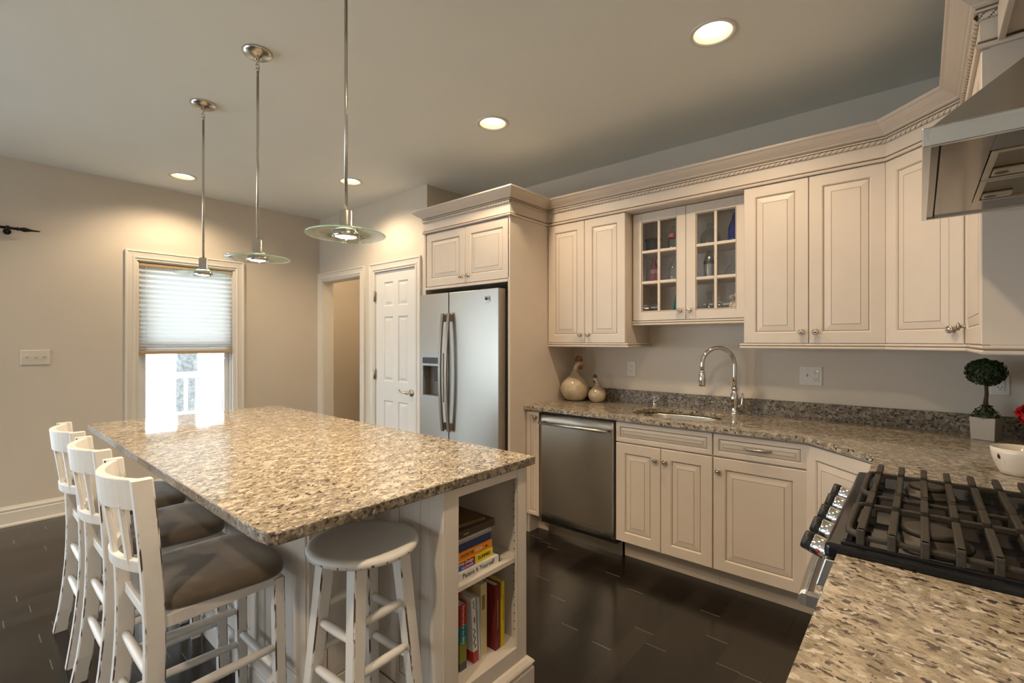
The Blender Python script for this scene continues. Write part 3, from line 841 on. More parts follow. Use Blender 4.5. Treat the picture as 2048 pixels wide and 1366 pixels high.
# -- fridge surround
c = thing('fridge_cabinet', 'cream tall cabinet surround with two small doors above the refrigerator', 'cabinet', (-2.62, YS, 0))
MB().box(-2.178, -2.158, 2.50, YS, 0, UT+.0015).build('side_panel', M['cab'], c, bevel=.0015)
MB().box(-3.085, -3.065, 2.50, YS, 0, UT+.0015).build('side_panel', M['cab'], c, bevel=.0015)
MB().box(-3.266, -3.085, YD+.03, YD+.05, 0, UT+.0015).build('filler_strip', M['cab'], c)
MB().box(-3.065, -2.178, 2.522, YS, 1.795, UT+.0015).build('case', M['cab'], c)
T = frame((-3.085, 2.520, 0), (1, 0, 0), (0, -1, 0))
door(c, T, .030, .476, 1.812, UT-.008, (.440, 1.862)); door(c, T, .479, .918, 1.812, UT-.008, (.515, 1.862))
MB().box(-3.066, -2.177, 2.494, 2.522, 1.786, 1.806).build('lower_rail', M['cab'], c, bevel=.003)

# ------------------------------------------------------------------ base cabinets
YBF = 2.675; YBC = 2.695; TOE = 2.80; BZ0, BZ1 = .138, .882
def base_case(t, xa, xb, hollow=False):
    if hollow:
        MB().box(xa, xa+.018, YBC, YS-.001, BZ0-.006, .883).box(xb-.018, xb, YBC, YS-.001, BZ0-.006, .883).box(xa+.018, xb-.018, YBC, YBC+.018, BZ0-.006, .883).box(xa+.018, xb-.018, YBC+.018, YS-.001, BZ0-.006, BZ0+.012).build('case', M['cab'], t)
    else:
        MB().box(xa, xb, YBC, YS-.001, BZ0-.006, .883).build('case', M['cab'], t)
    MB().box(xa, xb, TOE, TOE+.016, 0, BZ0-.006).build('toe_kick', M['cab'], t)
GB = 'cream base cabinets'
c = thing('base_cabinet', 'narrow cream pull out cabinet between fridge panel and dishwasher', 'cabinet', (-2.10, YS, 0), 0, GB)
base_case(c, -2.157, -2.040)
T = frame((-2.157, YBC, 0), (1, 0, 0), (0, -1, 0))
door(c, T, .003, .115, BZ0, .872, (.088, .835), s=.024, rg=SLAB)
MB().box(-2.156, -2.14, YBC, TOE, 0, BZ0-.006).build('toe_return', M['cab'], c)
c = thing('base_cabinet', 'cream sink base cabinet with two doors right of the dishwasher', 'cabinet', (-1.15, YS, 0), 0, GB)
base_case(c, -1.443, -.858, True)
T = frame((-1.443, YBC, 0), (1, 0, 0), (0, -1, 0))
door(c, T, .003, .583, .752, .872, None, s=.025, rg=SLAB, name='false_drawer')
door(c, T, .003, .2905, BZ0, .744, (.262, .672)); door(c, T, .2935, .583, BZ0, .744, (.322, .672))
c = thing('base_cabinet', 'cream base cabinet with one drawer with twisted pull above one door', 'cabinet', (-.63, YS, 0), 0, GB)
base_case(c, -.857, -.412)
T = frame((-.857, YBC, 0), (1, 0, 0), (0, -1, 0))
dr = door(c, T, .003, .442, .752, .872, None, s=.025, rg=SLAB, name='drawer')
door(c, T, .003, .442, BZ0, .744, (.032, .672))
mb = MB(T)
pts = [(.222+.066*f, .020+.022*(1-abs(f)**2.2), .814) for f in [k/12 for k in range(-12, 13)]]
rr = [.0032+.004*(1-abs(k/12)**1.5) for k in range(-12, 13)]
mb.tube(pts, rr, 8)
for k in range(-4, 5):
    u = .222+k*.0105; mb.tube([(u-.004, .040-.002*abs(k)*.5, .808), (u, .0475-.0008*k*k*.5, .814), (u+.004, .040-.002*abs(k)*.5, .820)], .0022, 6)
mb.build('twisted_pull', M['pewter'], dr)
# diagonal corner base
c = thing('base_cabinet', 'cream diagonal corner base cabinet beside the range', 'cabinet', (-.1, 3.0, 0), 0, GB)
MB().prism([(-.411, YS-.001), (-.411, YBC), (-.118, 2.405), (-.118, 2.003), (XE-.002, 2.003), (XE-.002, YS-.001)], BZ0-.006, .883).build('case', M['cab'], c)
MB().prism([(-.411, TOE+.016), (-.411, TOE), (-.02, 2.43), (-.02, 2.003), (.0, 2.003), (.0, 2.44)], 0, BZ0-.006).build('toe_kick', M['cab'], c)
du = Vector((-.118+.411, 2.405-YBC, 0)); dl = du.length; du.normalize(); dn = Vector((du.y, -du.x, 0))
T = frame((-.411, YBC, 0), du, dn)
door(c, T, .006, dl-.004, BZ0, .872, None)
# near counter base (below the camera)
c = thing('base_cabinet', 'cream base cabinet under the foreground countertop beside the range', 'cabinet', (.2, .2, 0), 0, GB)
MB().box(-.108, XE-.002, -1.2, 1.236, BZ0-.006, .883).build('case', M['cab'], c)
MB().box(-.03, -.014, -1.2, 1.236, 0, BZ0-.006).build('toe_kick', M['cab'], c)
T = frame((-.108, 1.236, 0), (0, -1, 0), (-1, 0, 0))
for k in range(4): door(c, T, .004+k*.6, .598+k*.6, BZ0, .744, (.04+k*.6, .672)); door(c, T, .004+k*.6, .598+k*.6, .752, .872, None, s=.025, rg=SLAB, name='drawer')

# ------------------------------------------------------------------ countertops
ct = thing('countertop', 'cream granite countertop over the sink cabinets and corner', 'countertop', (-1, 3, .884))
YF = 2.650
sx, sy, srx, sry = -1.160, 2.962, .268, .200
def sink_loop(k=1.0, n=40, r=0):
    out = []
    for i in range(n):
        a = 2*PI*i/n; ca, sa = math.cos(a), math.sin(a)
        e = 2.0/3.2
        out.append((sx+(srx*k+r)*math.copysign(abs(ca)**e, ca), sy+(sry*k+r)*math.copysign(abs(sa)**e, sa)))
    return out
poly = [(-2.157, YS-.002), (-2.157, YF), (-.420, YF), (-.140, 2.392), (-.140, 2.000), (XE-.002, 2.000), (XE-.002, YS-.002)]
MB().prism_hole(poly, sink_loop(), .884, .914, 0, 1).build('slab', [M['gran'], M['gran_e']], ct, bevel=.003)
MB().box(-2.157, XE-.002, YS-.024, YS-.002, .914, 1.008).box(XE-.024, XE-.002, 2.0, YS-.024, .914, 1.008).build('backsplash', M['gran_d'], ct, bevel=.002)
c2 = thing('countertop', 'cream granite countertop in the foreground beside the black cooktop', 'countertop', (.2, .2, .884))
MB().box(-.138, XE-.002, -1.2, 1.238, .884, .914).build('slab', M['gran'], c2, bevel=.003)
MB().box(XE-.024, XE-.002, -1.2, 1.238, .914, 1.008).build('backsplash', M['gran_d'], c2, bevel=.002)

# sink, faucet, dispenser
s_ = thing('sink', 'oval stainless undermount sink bowl set in the granite counter', 'sink', (sx, sy, .70))
mb = MB()
loops = []
for r, z in ((.012, .882), (0.004, .882), (.0, .870), (-.012, .76), (-.03, .725), (-.07, .708)):
    loops.append([(x, y, z) for x, y in sink_loop(1.0, 40, r)])
mb.rings(loops, True, False, True)
mb.build('bowl', M['sinks'], s_)
MB().lathe([(.045, .7085), (.045, .711), (.036, .711), (.030, .706), (.002, .706)], 24, (sx, sy+.02, 0)).build('drain', M['chrome'], s_)
fa = thing('faucet', 'tall chrome gooseneck pull down faucet behind the sink', 'faucet', (-.890, 3.195, .914))
fx, fy = -.890, 3.195
MB().lathe([(.030, .914), (.030, .920), (.024, .926), (.021, .940), (.020, .965), (.024, .985), (.0275, 1.0), (.0285, 1.015), (.024, 1.035), (.017, 1.055), (.0155, 1.065), (.020, 1.070), (.020, 1.078), (.015, 1.084), (.014, 1.09)], 24, (fx, fy, 0)).build('body', M['chrome'], fa)
ux, uy = -.79, -.613
R = .100; pts = [(fx, fy, 1.08), (fx, fy, 1.15), (fx, fy, 1.225)]
for k in range(1, 17):
    a = PI*k/16*1.03
    q = R*(1-math.cos(a)); pts.append((fx+ux*q, fy+uy*q, 1.225+R*1.05*math.sin(a)))
lx, ly, lz = pts[-1]
pts.append((lx, ly, lz-.035))
MB().tube(pts, .0135, 14).build('spout', M['chrome'], fa)
MB(axis_frame((lx, ly, lz-.028), (0, 0, -1))).lathe([(.0135, 0), (.017, .003), (.017, .010), (.015, .014), (.021, .030), (.0235, .055), (.022, .075), (.020, .085), (.0215, .095), (.017, .100), (.002, .100)], 20).build('spray_head', M['chrome'], fa)
hd = (.76, .30)
MB().tube([(fx, fy, .965), (fx+.03*hd[0], fy+.03*hd[1], .963), (fx+.052*hd[0], fy+.052*hd[1], .964)], [.014, .011, .012], 12).tube([(fx+.050*hd[0], fy+.050*hd[1], .952), (fx+.052*hd[0], fy+.052*hd[1], .975), (fx+.053*hd[0], fy+.053*hd[1], 1.0), (fx+.054*hd[0], fy+.054*hd[1], 1.035), (fx+.054*hd[0], fy+.054*hd[1], 1.048)], [.010, .0125, .009, .0075, .004], 10).build('handle', M['chrome'], fa)
sp = thing('soap_dispenser', 'small chrome soap pump at the left rim of the sink', 'soap dispenser', (-1.42, 3.20, .914))
MB().lathe([(.020, .914), (.020, .919), (.014, .925), (.012, .94), (.015, .95), (.013, .958), (.007, .960), (.007, .972), (.012, .975), (.012, .984), (.004, .986)], 18, (-1.42, 3.20, 0)).build('pump_body', M['chrome'], sp)
MB().tube([(-1.42, 3.20, .979), (-1.385, 3.175, .981), (-1.368, 3.163, .974)], [.007, .006, .0045], 10).build('nozzle', M['chrome'], sp)

# ------------------------------------------------------------------ dishwasher
dw = thing('dishwasher', 'stainless steel dishwasher with bar handle under the sink counter', 'dishwasher', (-1.74, YS, 0))
MB().box(-2.035, -1.447, 2.70, YS-.02, .10, .876).build('body', M['blackp'], dw)
MB().box(-2.030, -1.450, 2.775, 2.80, 0, .135).build('toe_plate', M['steel_d'], dw)
mb = MB()
# slightly wavy sheet front, as pressed steel is
nx, nz = 26, 14; L2 = []
for i in range(nx+1):
    x = -2.033 + .584*i/nx
    lp = []
    for k in range(nz+1):
        z = .137 + .731*k/nz
        lp.append((x, 2.668 - .0035*math.sin(PI*i/nx) - .0010*math.sin(3*PI*i/nx+2.2*k/nz), z))
    lp += [(x, 2.695, .868), (x, 2.695, .137)]
    L2.append(lp)
mb.rings(L2, True, True, True)
mb.build('door', M['steel_d'], dw)
hb = MB().cyl((-1.998, 2.615, .812), (-1.470, 2.615, .812), .010)
for x in (-1.985, -1.483): hb.cyl((x, 2.665, .812), (x, 2.615, .812), .008)
hb.build('handle', M['steel'], dw)

# ------------------------------------------------------------------ refrigerator
fr = thing('refrigerator', 'stainless side by side refrigerator with ice and water dispenser', 'refrigerator', (-2.63, 3.25, 0))
FX0, FX1, FS, FYF = -3.062, -2.208, -2.722, 2.440
M['frside'] = mat('fridge_side_grey', (.10, .095, .085), .45, .3, noise=.05, nscale=60)
MB().box(FX0+.012, FX1-.004, 2.52, 3.25, .03, 1.725).build('body', M['frside'], fr, bevel=.004)
MB().box(FX0+.02, FX1-.02, 2.47, 2.52, .03, .10).build('grille', M['blackp'], fr)
for x in (FX1-.07, FX0+.03): MB().box(x, x+.055, 2.475, 2.56, 1.725, 1.745).build('hinge_cover', M['frside'], fr, bevel=.004)
DXa, DXb, DZa, DZb = -3.018, -2.800, .945, 1.180      # dispenser cavity
def fdoor(name, xa, xb, hole=None):
    mb = MB(); y0_, y1_ = FYF, 2.515; z0, z1 = .105, 1.742
    def seg(a, b, c, d):
        mb.box(a, b, y0_, y1_, c, d)
    if hole:
        ha, hb_, hc, hd_ = hole
        seg(xa, ha, z0, z1); seg(hb_, xb, z0, z1); seg(ha, hb_, z0, hc); seg(ha, hb_, hd_, z1)
        bmesh.ops.remove_doubles(mb.bm, verts=mb.bm.verts, dist=1e-5)
    else: seg(xa, xb, z0, z1)
    return mb.build(name, M['steel_f'], fr, bevel=.006 if not hole else 0)
dR = fdoor('door', FS+.003, FX1)
dL = fdoor('door', FX0, FS-.003, (DXa, DXb, DZa, DZb))
mb = MB()
mb.box(FX1-.002, FX1+.001, FYF+.008, 2.505, .108, 1.738)
mb.build('door_edge', mat('door_edge_tan', (.42, .36, .28), .4, .6, noise=.05, nscale=40), dR)
# dispenser surround with curved lower lip
ds = MB()
y = FYF-.007
ds.box(-3.040, -2.780, y, FYF-.0005, 1.180, 1.280)
ds.box(-3.040, DXa, y, FYF-.0005, .945, 1.18).box(DXb, -2.780, y, FYF-.0005, .945, 1.18)
n = 12; lowp = [(-3.040+.26*k/n, .905-.018*math.sin(PI*k/n)) for k in range(n+1)]
T = Matrix(((1, 0, 0, 0), (0, 0, 1, 0), (0, 1, 0, 0), (0, 0, 0, 1)))
ds.T = T
ds.prism(lowp + [(-2.780, .945), (-3.040, .945)], y, FYF-.0005)
ds.T = Matrix()
dsp = ds.build('dispenser_frame', mat('dispenser_grey', (.36, .38, .38), .35, .4, noise=.03, nscale=40), fr)
MB().box(-3.022, -2.800, y-.001, y, 1.197, 1.245).build('display_screen', mat('display_dark', (.05, .055, .06), .25, noise=.2, nscale=90, stretch=(1, 1, 6)), dsp)
cv = MB()
cv.box(DXa, DXb, FYF+.070, FYF+.073, DZa, DZb).box(DXa, DXa+.002, FYF, FYF+.07, DZa, DZb).box(DXb-.002, DXb, FYF, FYF+.07, DZa, DZb).box(DXa, DXb, FYF, FYF+.07, DZa, DZa+.003).box(DXa, DXb, FYF, FYF+.07, DZb-.003, DZb)
cv.build('dispenser_cavity', mat('cavity_grey', (.20, .18, .16), .5, noise=.05, nscale=30), dsp)
MB().box(-2.86, -2.82, FYF+.02, FYF+.05, 1.135, 1.178).box(-2.93, -2.88, FYF+.035, FYF+.06, 1.06, 1.17).build('nozzle', M['blackp'], dsp, bevel=.004)
M['hand'] = mat('handle_bronze_grey', (.30, .265, .225), .35, .8, noise=.04, nscale=50)
for x, dd in ((-2.760, dL), (-2.690, dR)):
    mb = MB(); loops = []
    for k in range(25):
        f = -1+2*k/24
        z = 1.137+.447*f
        yy = FYF-.018-.036*(1-f*f*.85)
        w, t_ = .0125, .011
        loops.append([(x-w, yy-t_, z), (x+w, yy-t_, z), (x+w, yy+t_*.6, z), (x-w, yy+t_*.6, z)])
    mb.rings(loops, sm=False)
    for zz, s0 in ((.70, 1), (1.52, 1)):
        mb.box(x-.0125, x+.0125, FYF-.020, FYF+.002, zz, zz+.055)
    mb.build('handle', M['hand'], dd, bevel=.003)
bd = MB().box(-2.340, -2.288, FYF-.003, FYF+.001, 1.650, 1.690).build('badge', M['chrome'], dR, bevel=.0012)
MB().cyl((-2.325, FYF-.0032, 1.671), (-2.325, FYF-.0045, 1.671), .0105, seg=20).build('badge_emblem', M['ink'], bd)
Tt = Matrix.Translation(Vector((-2.302, FYF-.0035, 1.671)) - Vector(fr.location)) @ Matrix.Rotation(PI/2, 4, 'X')
lettering('badge_lettering', 'LG', .021, Tt, M['ink'], bd)

# ------------------------------------------------------------------ island
isl = thing('kitchen_island', 'white panelled kitchen island with open book shelves at one end', 'kitchen island', (-2.3, 1.1, 0))
IXE, IYB, IY1, IX0 = -1.58, .785, 1.470, -3.20
BXF, BY0 = -1.195, 1.047
def raised_side(O, U, Nn, w, h, s=.06, name='panel', parent=isl):
    return MB(frame(O, U, Nn)).panel(w, h, [(0, 0, 0), (0, .004, 0), (.004, .006, 0), (s, .006, 0), (s+.004, .002, 0), (s+.0065, .002, 1), (s+.009, .003, 0), (s+.035, .0055, 0), (s+.0365, .006, 0)]).build(name, [M['isl'], M['glaze']], parent)
MB().box(IX0, IXE, IYB, IY1, 0, .882).build('body', M['isl'], isl)
nP = 4; pw = (IXE-IX0-.02)/nP
for k in range(nP): raised_side((IX0+.01+k*pw, IYB, .13), (1, 0, 0), (0, -1, 0), pw-.008, .745)
raised_side((IXE, IYB+.01, .13), (0, 1, 0), (1, 0, 0), BY0-IYB-.02, .745, .05)
# shelf cabinet
sc = MB()
t = .020; ZF = .190; ZT = .845
sc.box(IXE, BXF, BY0, BY0+t, 0, .882).box(IXE, BXF, IY1-t, IY1, 0, .882).box(IXE, IXE+.015, BY0+t, IY1-t, 0, .882)
sc.box(IXE+.015, BXF, BY0+t, IY1-t, ZF-.02, ZF).box(IXE+.015, BXF, BY0+t, IY1-t, .862, .882)
cab = sc.build('shelf_case', M['isl'], isl, bevel=.0012)
mb = MB()
mb.box(BXF-.001, BXF+.012, BY0, 1.104, 0, .882).box(BXF-.001, BXF+.012, 1.412, IY1, 0, .882).box(BXF-.001, BXF+.012, 1.104, 1.412, ZT, .882).box(BXF-.001, BXF+.012, 1.104, 1.412, .10, ZF)
mb.build('face_frame', M['isl'], isl, bevel=.002)
MB().box(IXE+.016, BXF-.003, BY0+t+.001, IY1-t-.001, .512, .531).build('shelf', M['isl'], isl, bevel=.002)
mb = MB()
for z in [.225+.032*k for k in range(20)]:
    if abs(z-.52) < .02: continue
    mb.cyl((BXF-.035, IY1-t-.0006, z), (BXF-.035, IY1-t+.003, z), .0028, seg=8)
mb.build('shelf_pin_hole', M['slot'], isl)
raised_side((IXE+.10, BY0, .13), (1, 0, 0), (0, -1, 0), BXF-IXE-.165, .745, .045)
MB().box(BXF-.062, BXF+.012, BY0-.008, BY0+.001, .11, .882).build('corner_stile', M['isl'], isl, bevel=.003)
IB = [(0, 0), (.022, 0), (.022, .085), (.018, .092), (.018, .100), (.024, .106), (.020, .114), (.008, .126), (0, .130)]
MB().sweep([(IX0, IY1), (IX0, IYB-.006), (IXE+.006, IYB-.006), (IXE+.006, BY0-.008), (BXF+.012, BY0-.008), (BXF+.012, IY1), (IX0, IY1)], IB).build('base_moulding', M['isl'], isl)
it = tag(MB().prism([(-3.49, .50), (-3.466, .476), (-1.235, .476), (-1.185, .486), (-1.165, .502), (-1.165, 1.505), (-3.44, 1.505), (-3.49, 1.46)], .882, .914, 0, 1).build('island_countertop', [M['gran_isl'], M['gran_d']], bevel=.004, bseg=3), 'large polished cream granite slab topping the island', 'countertop')

# ------------------------------------------------------------------ books
def book(name, label, x_spine, y0, y1, z0, z1, depth, cover, group, spine_up=True, lean=0.0, parts=(), page_gap=.004):
    """spine towards +x; y0..y1 thickness (upright) or width (flat)"""
    t = thing(name, label, 'book', (x_spine-depth/2, (y0+y1)/2, z0), 0, group)
    w, h = y1-y0, z1-z0
    c = MB(local=True); d = depth/2; g = .0018
    if spine_up:
        c.box(-d, d, -w/2, -w/2+g, 0, h).box(-d, d, w/2-g, w/2, 0, h).box(d-g, d+.001, -w/2, w/2, 0, h)
        pg = MB(local=True).box(-d+.003, d-g, -w/2+g, w/2-g, page_gap, h-page_gap)
    else:
        c.box(-d, d, -w/2, w/2, 0, g).box(-d, d, -w/2, w/2, h-g, h).box(d-g, d+.001, -w/2, w/2, 0, h)
        pg = MB(local=True).box(-d+.003, d-g, -w/2+page_gap, w/2-page_gap, g, h-g)
    c.build('cover', cover, t, bevel=.0008); pg.build('pages', M['paper'], t)
    if lean: t.rotation_euler = (lean, 0, 0)
    return t
def spine_text(t, body, size, y, z, depth, m, rot=0.0, sx=1.0, name='spine_lettering'):
    """rot=0: reads along +y; rot=-90deg: reads downwards"""
    Mx = Matrix.Translation((depth/2+.0014, y, z)) @ Matrix(((0, 0, 1, 0), (1, 0, 0, 0), (0, 1, 0, 0), (0, 0, 0, 1))) @ Matrix.Rotation(rot, 4, 'Z')
    return lettering(name, body, size, Mx, m, t, sx)
GU, GL = 'books stacked flat on the upper island shelf', 'books standing on the lower island shelf'
zb = .531
cW = cm('cover_white', (.66, .64, .62)); cY = cm('cover_yellow', (.72, .56, .02)); cO = cm('cover_orange', (.74, .25, .015)); cB = cm('cover_navy', (.035, .05, .13)); cR = cm('cover_maroon', (.15, .018, .016)); cBr = cm('cover_umber', (.07, .045, .03)); cBr2 = cm('cover_brown_photo', (.13, .075, .03)); cBk = cm('cover_black', (.02, .02, .025))
X_ = -1.232
b = book('book', 'white paperback Patent It Yourself lying lowest in the flat stack', X_+.012, 1.075, 1.352, zb, zb+.029, .215, cW, GU, False)
spine_text(b, 'Patent It Yourself', .0235, .026, .0145, .215, M['ink'], sx=.98)
MB(local=True).box(.215/2+.0005, .215/2+.0016, -.135, -.108, .001, .028).build('publisher_block', cBk, b)
MB(local=True).box(.215/2-.03, .215/2+.0012, .1335, .1392, .0, .029).build('dark_corner', cBk, b)
z = zb+.0295
b = book('book', 'yellow paperback Web Design with rainbow spine, second from the bottom of the stack', X_, 1.085, 1.326, z, z+.032, .22, cY, GU, False)
MB(local=True).box(.1105, .1118, -.118, .026, .0165, .0315).build('red_band', cm('spine_red', (.30, .02, .03)), b)
MB(local=True).box(.1105, .1118, -.118, -.07, .0005, .0165).build('green_band', cm('spine_green', (.03, .26, .05)), b)
MB(local=True).box(.1105, .1118, -.07, -.03, .0005, .0165).build('blue_band', cm('spine_blue', (.02, .14, .36)), b)
MB(local=True).box(.1105, .1118, -.03, .026, .0005, .0165).build('purple_band', cm('spine_purple', (.22, .03, .18)), b)
spine_text(b, 'Web Design', .0155, -.022, .0240, .2240, M['inkw'], sx=.95)
spine_text(b, 'ALL-IN-ONE', .0105, -.014, .0085, .2240, M['inkw'])
spine_text(b, 'DUMMIES', .0185, .074, .016, .2205, M['ink'], sx=.85)
z += .0325
b = book('book', 'orange paperback Show Me How in the middle of the flat stack', X_-.002, 1.08, 1.325, z, z+.030, .21, cO, GU, False)
spine_text(b, 'SHOW ME', .0165, -.008, .015, .21, M['ink'], sx=.86)
spine_text(b, 'HOW', .0165, .050, .015, .21, M['inkw'], sx=.9)
MB(local=True).box(.1055, .1068, .083, .098, .012, .015).box(.1055, .1068, .088, .092, .015, .018).build('printed_bird', M['ink'], b)
z += .0305
b = book('book', 'dark blue book lying under the spiral bound notebook', X_-.006, 1.08, 1.322, z, z+.027, .20, cB, GU, False)
spine_text(b, 'COOKING', .012, -.03, .013, .20, cm('ink_violet', (.12, .08, .35)), sx=1.3) if False else None
z += .0275
sb = thing('spiral_notebook', 'red spiral bound notebook lying on the dark blue book in the stack', 'notebook', (X_-.11, 1.20, z), 0, None)
MB(local=True).box(-.10, .10, -.122, .122, 0, .002).box(-.10, .10, -.122, .122, .020, .022).build('cover', cm('cover_crimson', (.25, .03, .035)), sb)
MB(local=True).box(-.098, .094, -.120, .120, .002, .020).build('pages', M['paper'], sb)
m2 = MB(local=True)
for k in range(34):
    yy = -.116+k*.007
    m2.tube([(.098+.011*math.cos(a), yy+.0012*a, .011+.0115*math.sin(a)) for a in [2*PI*q/10 for q in range(11)]], .0011, 5)
m2.build('wire_binding', M['platew'], sb)
z += .0235
b = book('book', 'thick dark umber hardback lying on the spiral notebook', X_+.004, 1.08, 1.333, z, z+.027, .22, cBr, GU, False)
MB(local=True).box(.1108, .1114, -.035, -.010, .010, .014).build('title_mark', M['inkg'], b)
z += .0275
b = book('book', 'worn brown photo covered magazine with ragged pages on top of the stack', X_-.018, 1.088, 1.305, z, z+.013, .21, cBr2, GU, False)
b.rotation_euler = (0, 0, rad(-6))
# standing books
ZS = ZF+.0005
b = book('book', 'thick book with red, teal and olive spine standing nearest the shelf opening edge', -1.248, 1.171, 1.205, ZS, ZS+.236, .17, stripes('bbq_spine', [(0, (.07, .075, .09)), (.028, (.20, .19, .02)), (.098, (.01, .20, .22)), (.160, (.42, .03, .015))]), GL)
spine_text(b, 'The Best Ever', .0135, 0, .195, .17, M['inkw'], -PI/2) if False else spine_text(b, 'The Real Hero', .012, 0, .198, .17, M['inkw'], -PI/2)
spine_text(b, 'For the BBQ', .0135, 0, .130, .17, M['inkw'], -PI/2)
b = book('book', 'orange topped book standing behind the red and teal book', -1.285, 1.206, 1.216, ZS, ZS+.262, .16, cm('cover_rust', (.32, .10, .03)), GL)
b = book('book', 'white leaning book with black script and red foot on the lower shelf', -1.243, 1.236, 1.258, ZS+.001, ZS+.243, .18, stripes('script_spine', [(0, (.42, .03, .03)), (.042, (.66, .64, .62)), (.2, (.66, .64, .62))]), GL, lean=rad(3.5))
m2 = MB(local=True); 
m2.tube([(.0912, -.002+.006*math.sin(q*1.7), .055+.0075*q) for q in range(11)], .0016, 6)
m2.tube([(.0912, .001+.004*math.sin(q*2.1+1), .20+.005*q) for q in range(7)], .0014, 6)
m2.build('script_lettering', M['ink'], b)
MB(local=True).ball((.0905, .002, .158), .0015, .0035, .014, 10, 8).build('red_drop', cm('drop_red', (.3, .01, .02)), b)
b = book('book', 'thin white book with a teal border standing beside the cream hardback', -1.240, 1.264, 1.275, ZS+.001, ZS+.238, .17, stripes('teal_border', [(-.2, (.66, .65, .63)), (-.001, (.05, .20, .28)), (.0025, (.66, .65, .63))], 'Y'), GL, lean=rad(3))
b = book('book', 'cream yellow cloth hardback standing on the lower shelf', -1.252, 1.282, 1.315, ZS, ZS+.268, .17, cm('cover_cream', (.60, .49, .25)), GL)
MB(local=True).box(.0852, .0864, -.010, .006, .17, .225).build('title_label', cm('label_olive', (.22, .17, .06)), b)
b = book('book', 'dark book with a black and white pictured cover, left of the maroon book', -1.275, 1.322, 1.338, ZS, ZS+.255, .17, mat('cover_bw_photo', (.16, .12, .08), .5, noise=.9, nscale=26), GL)
b = book('book', 'maroon hardback standing on the lower shelf left of the yellow book', -1.232, 1.340, 1.368, ZS, ZS+.248, .19, cR, GL)
MB(local=True).box(.0952, .0962, -.0015, .0015, .08, .19).build('spine_title', M['inkg'], b)
b = book('book', 'thin bright yellow book standing last against the shelf side', -1.230, 1.374, 1.391, ZS, ZS+.252, .19, cm('cover_lemon', (.66, .50, .02)), GL)
MB(local=True).box(.0952, .0962, -.001, .001, .10, .20).build('spine_title', M['ink'], b)

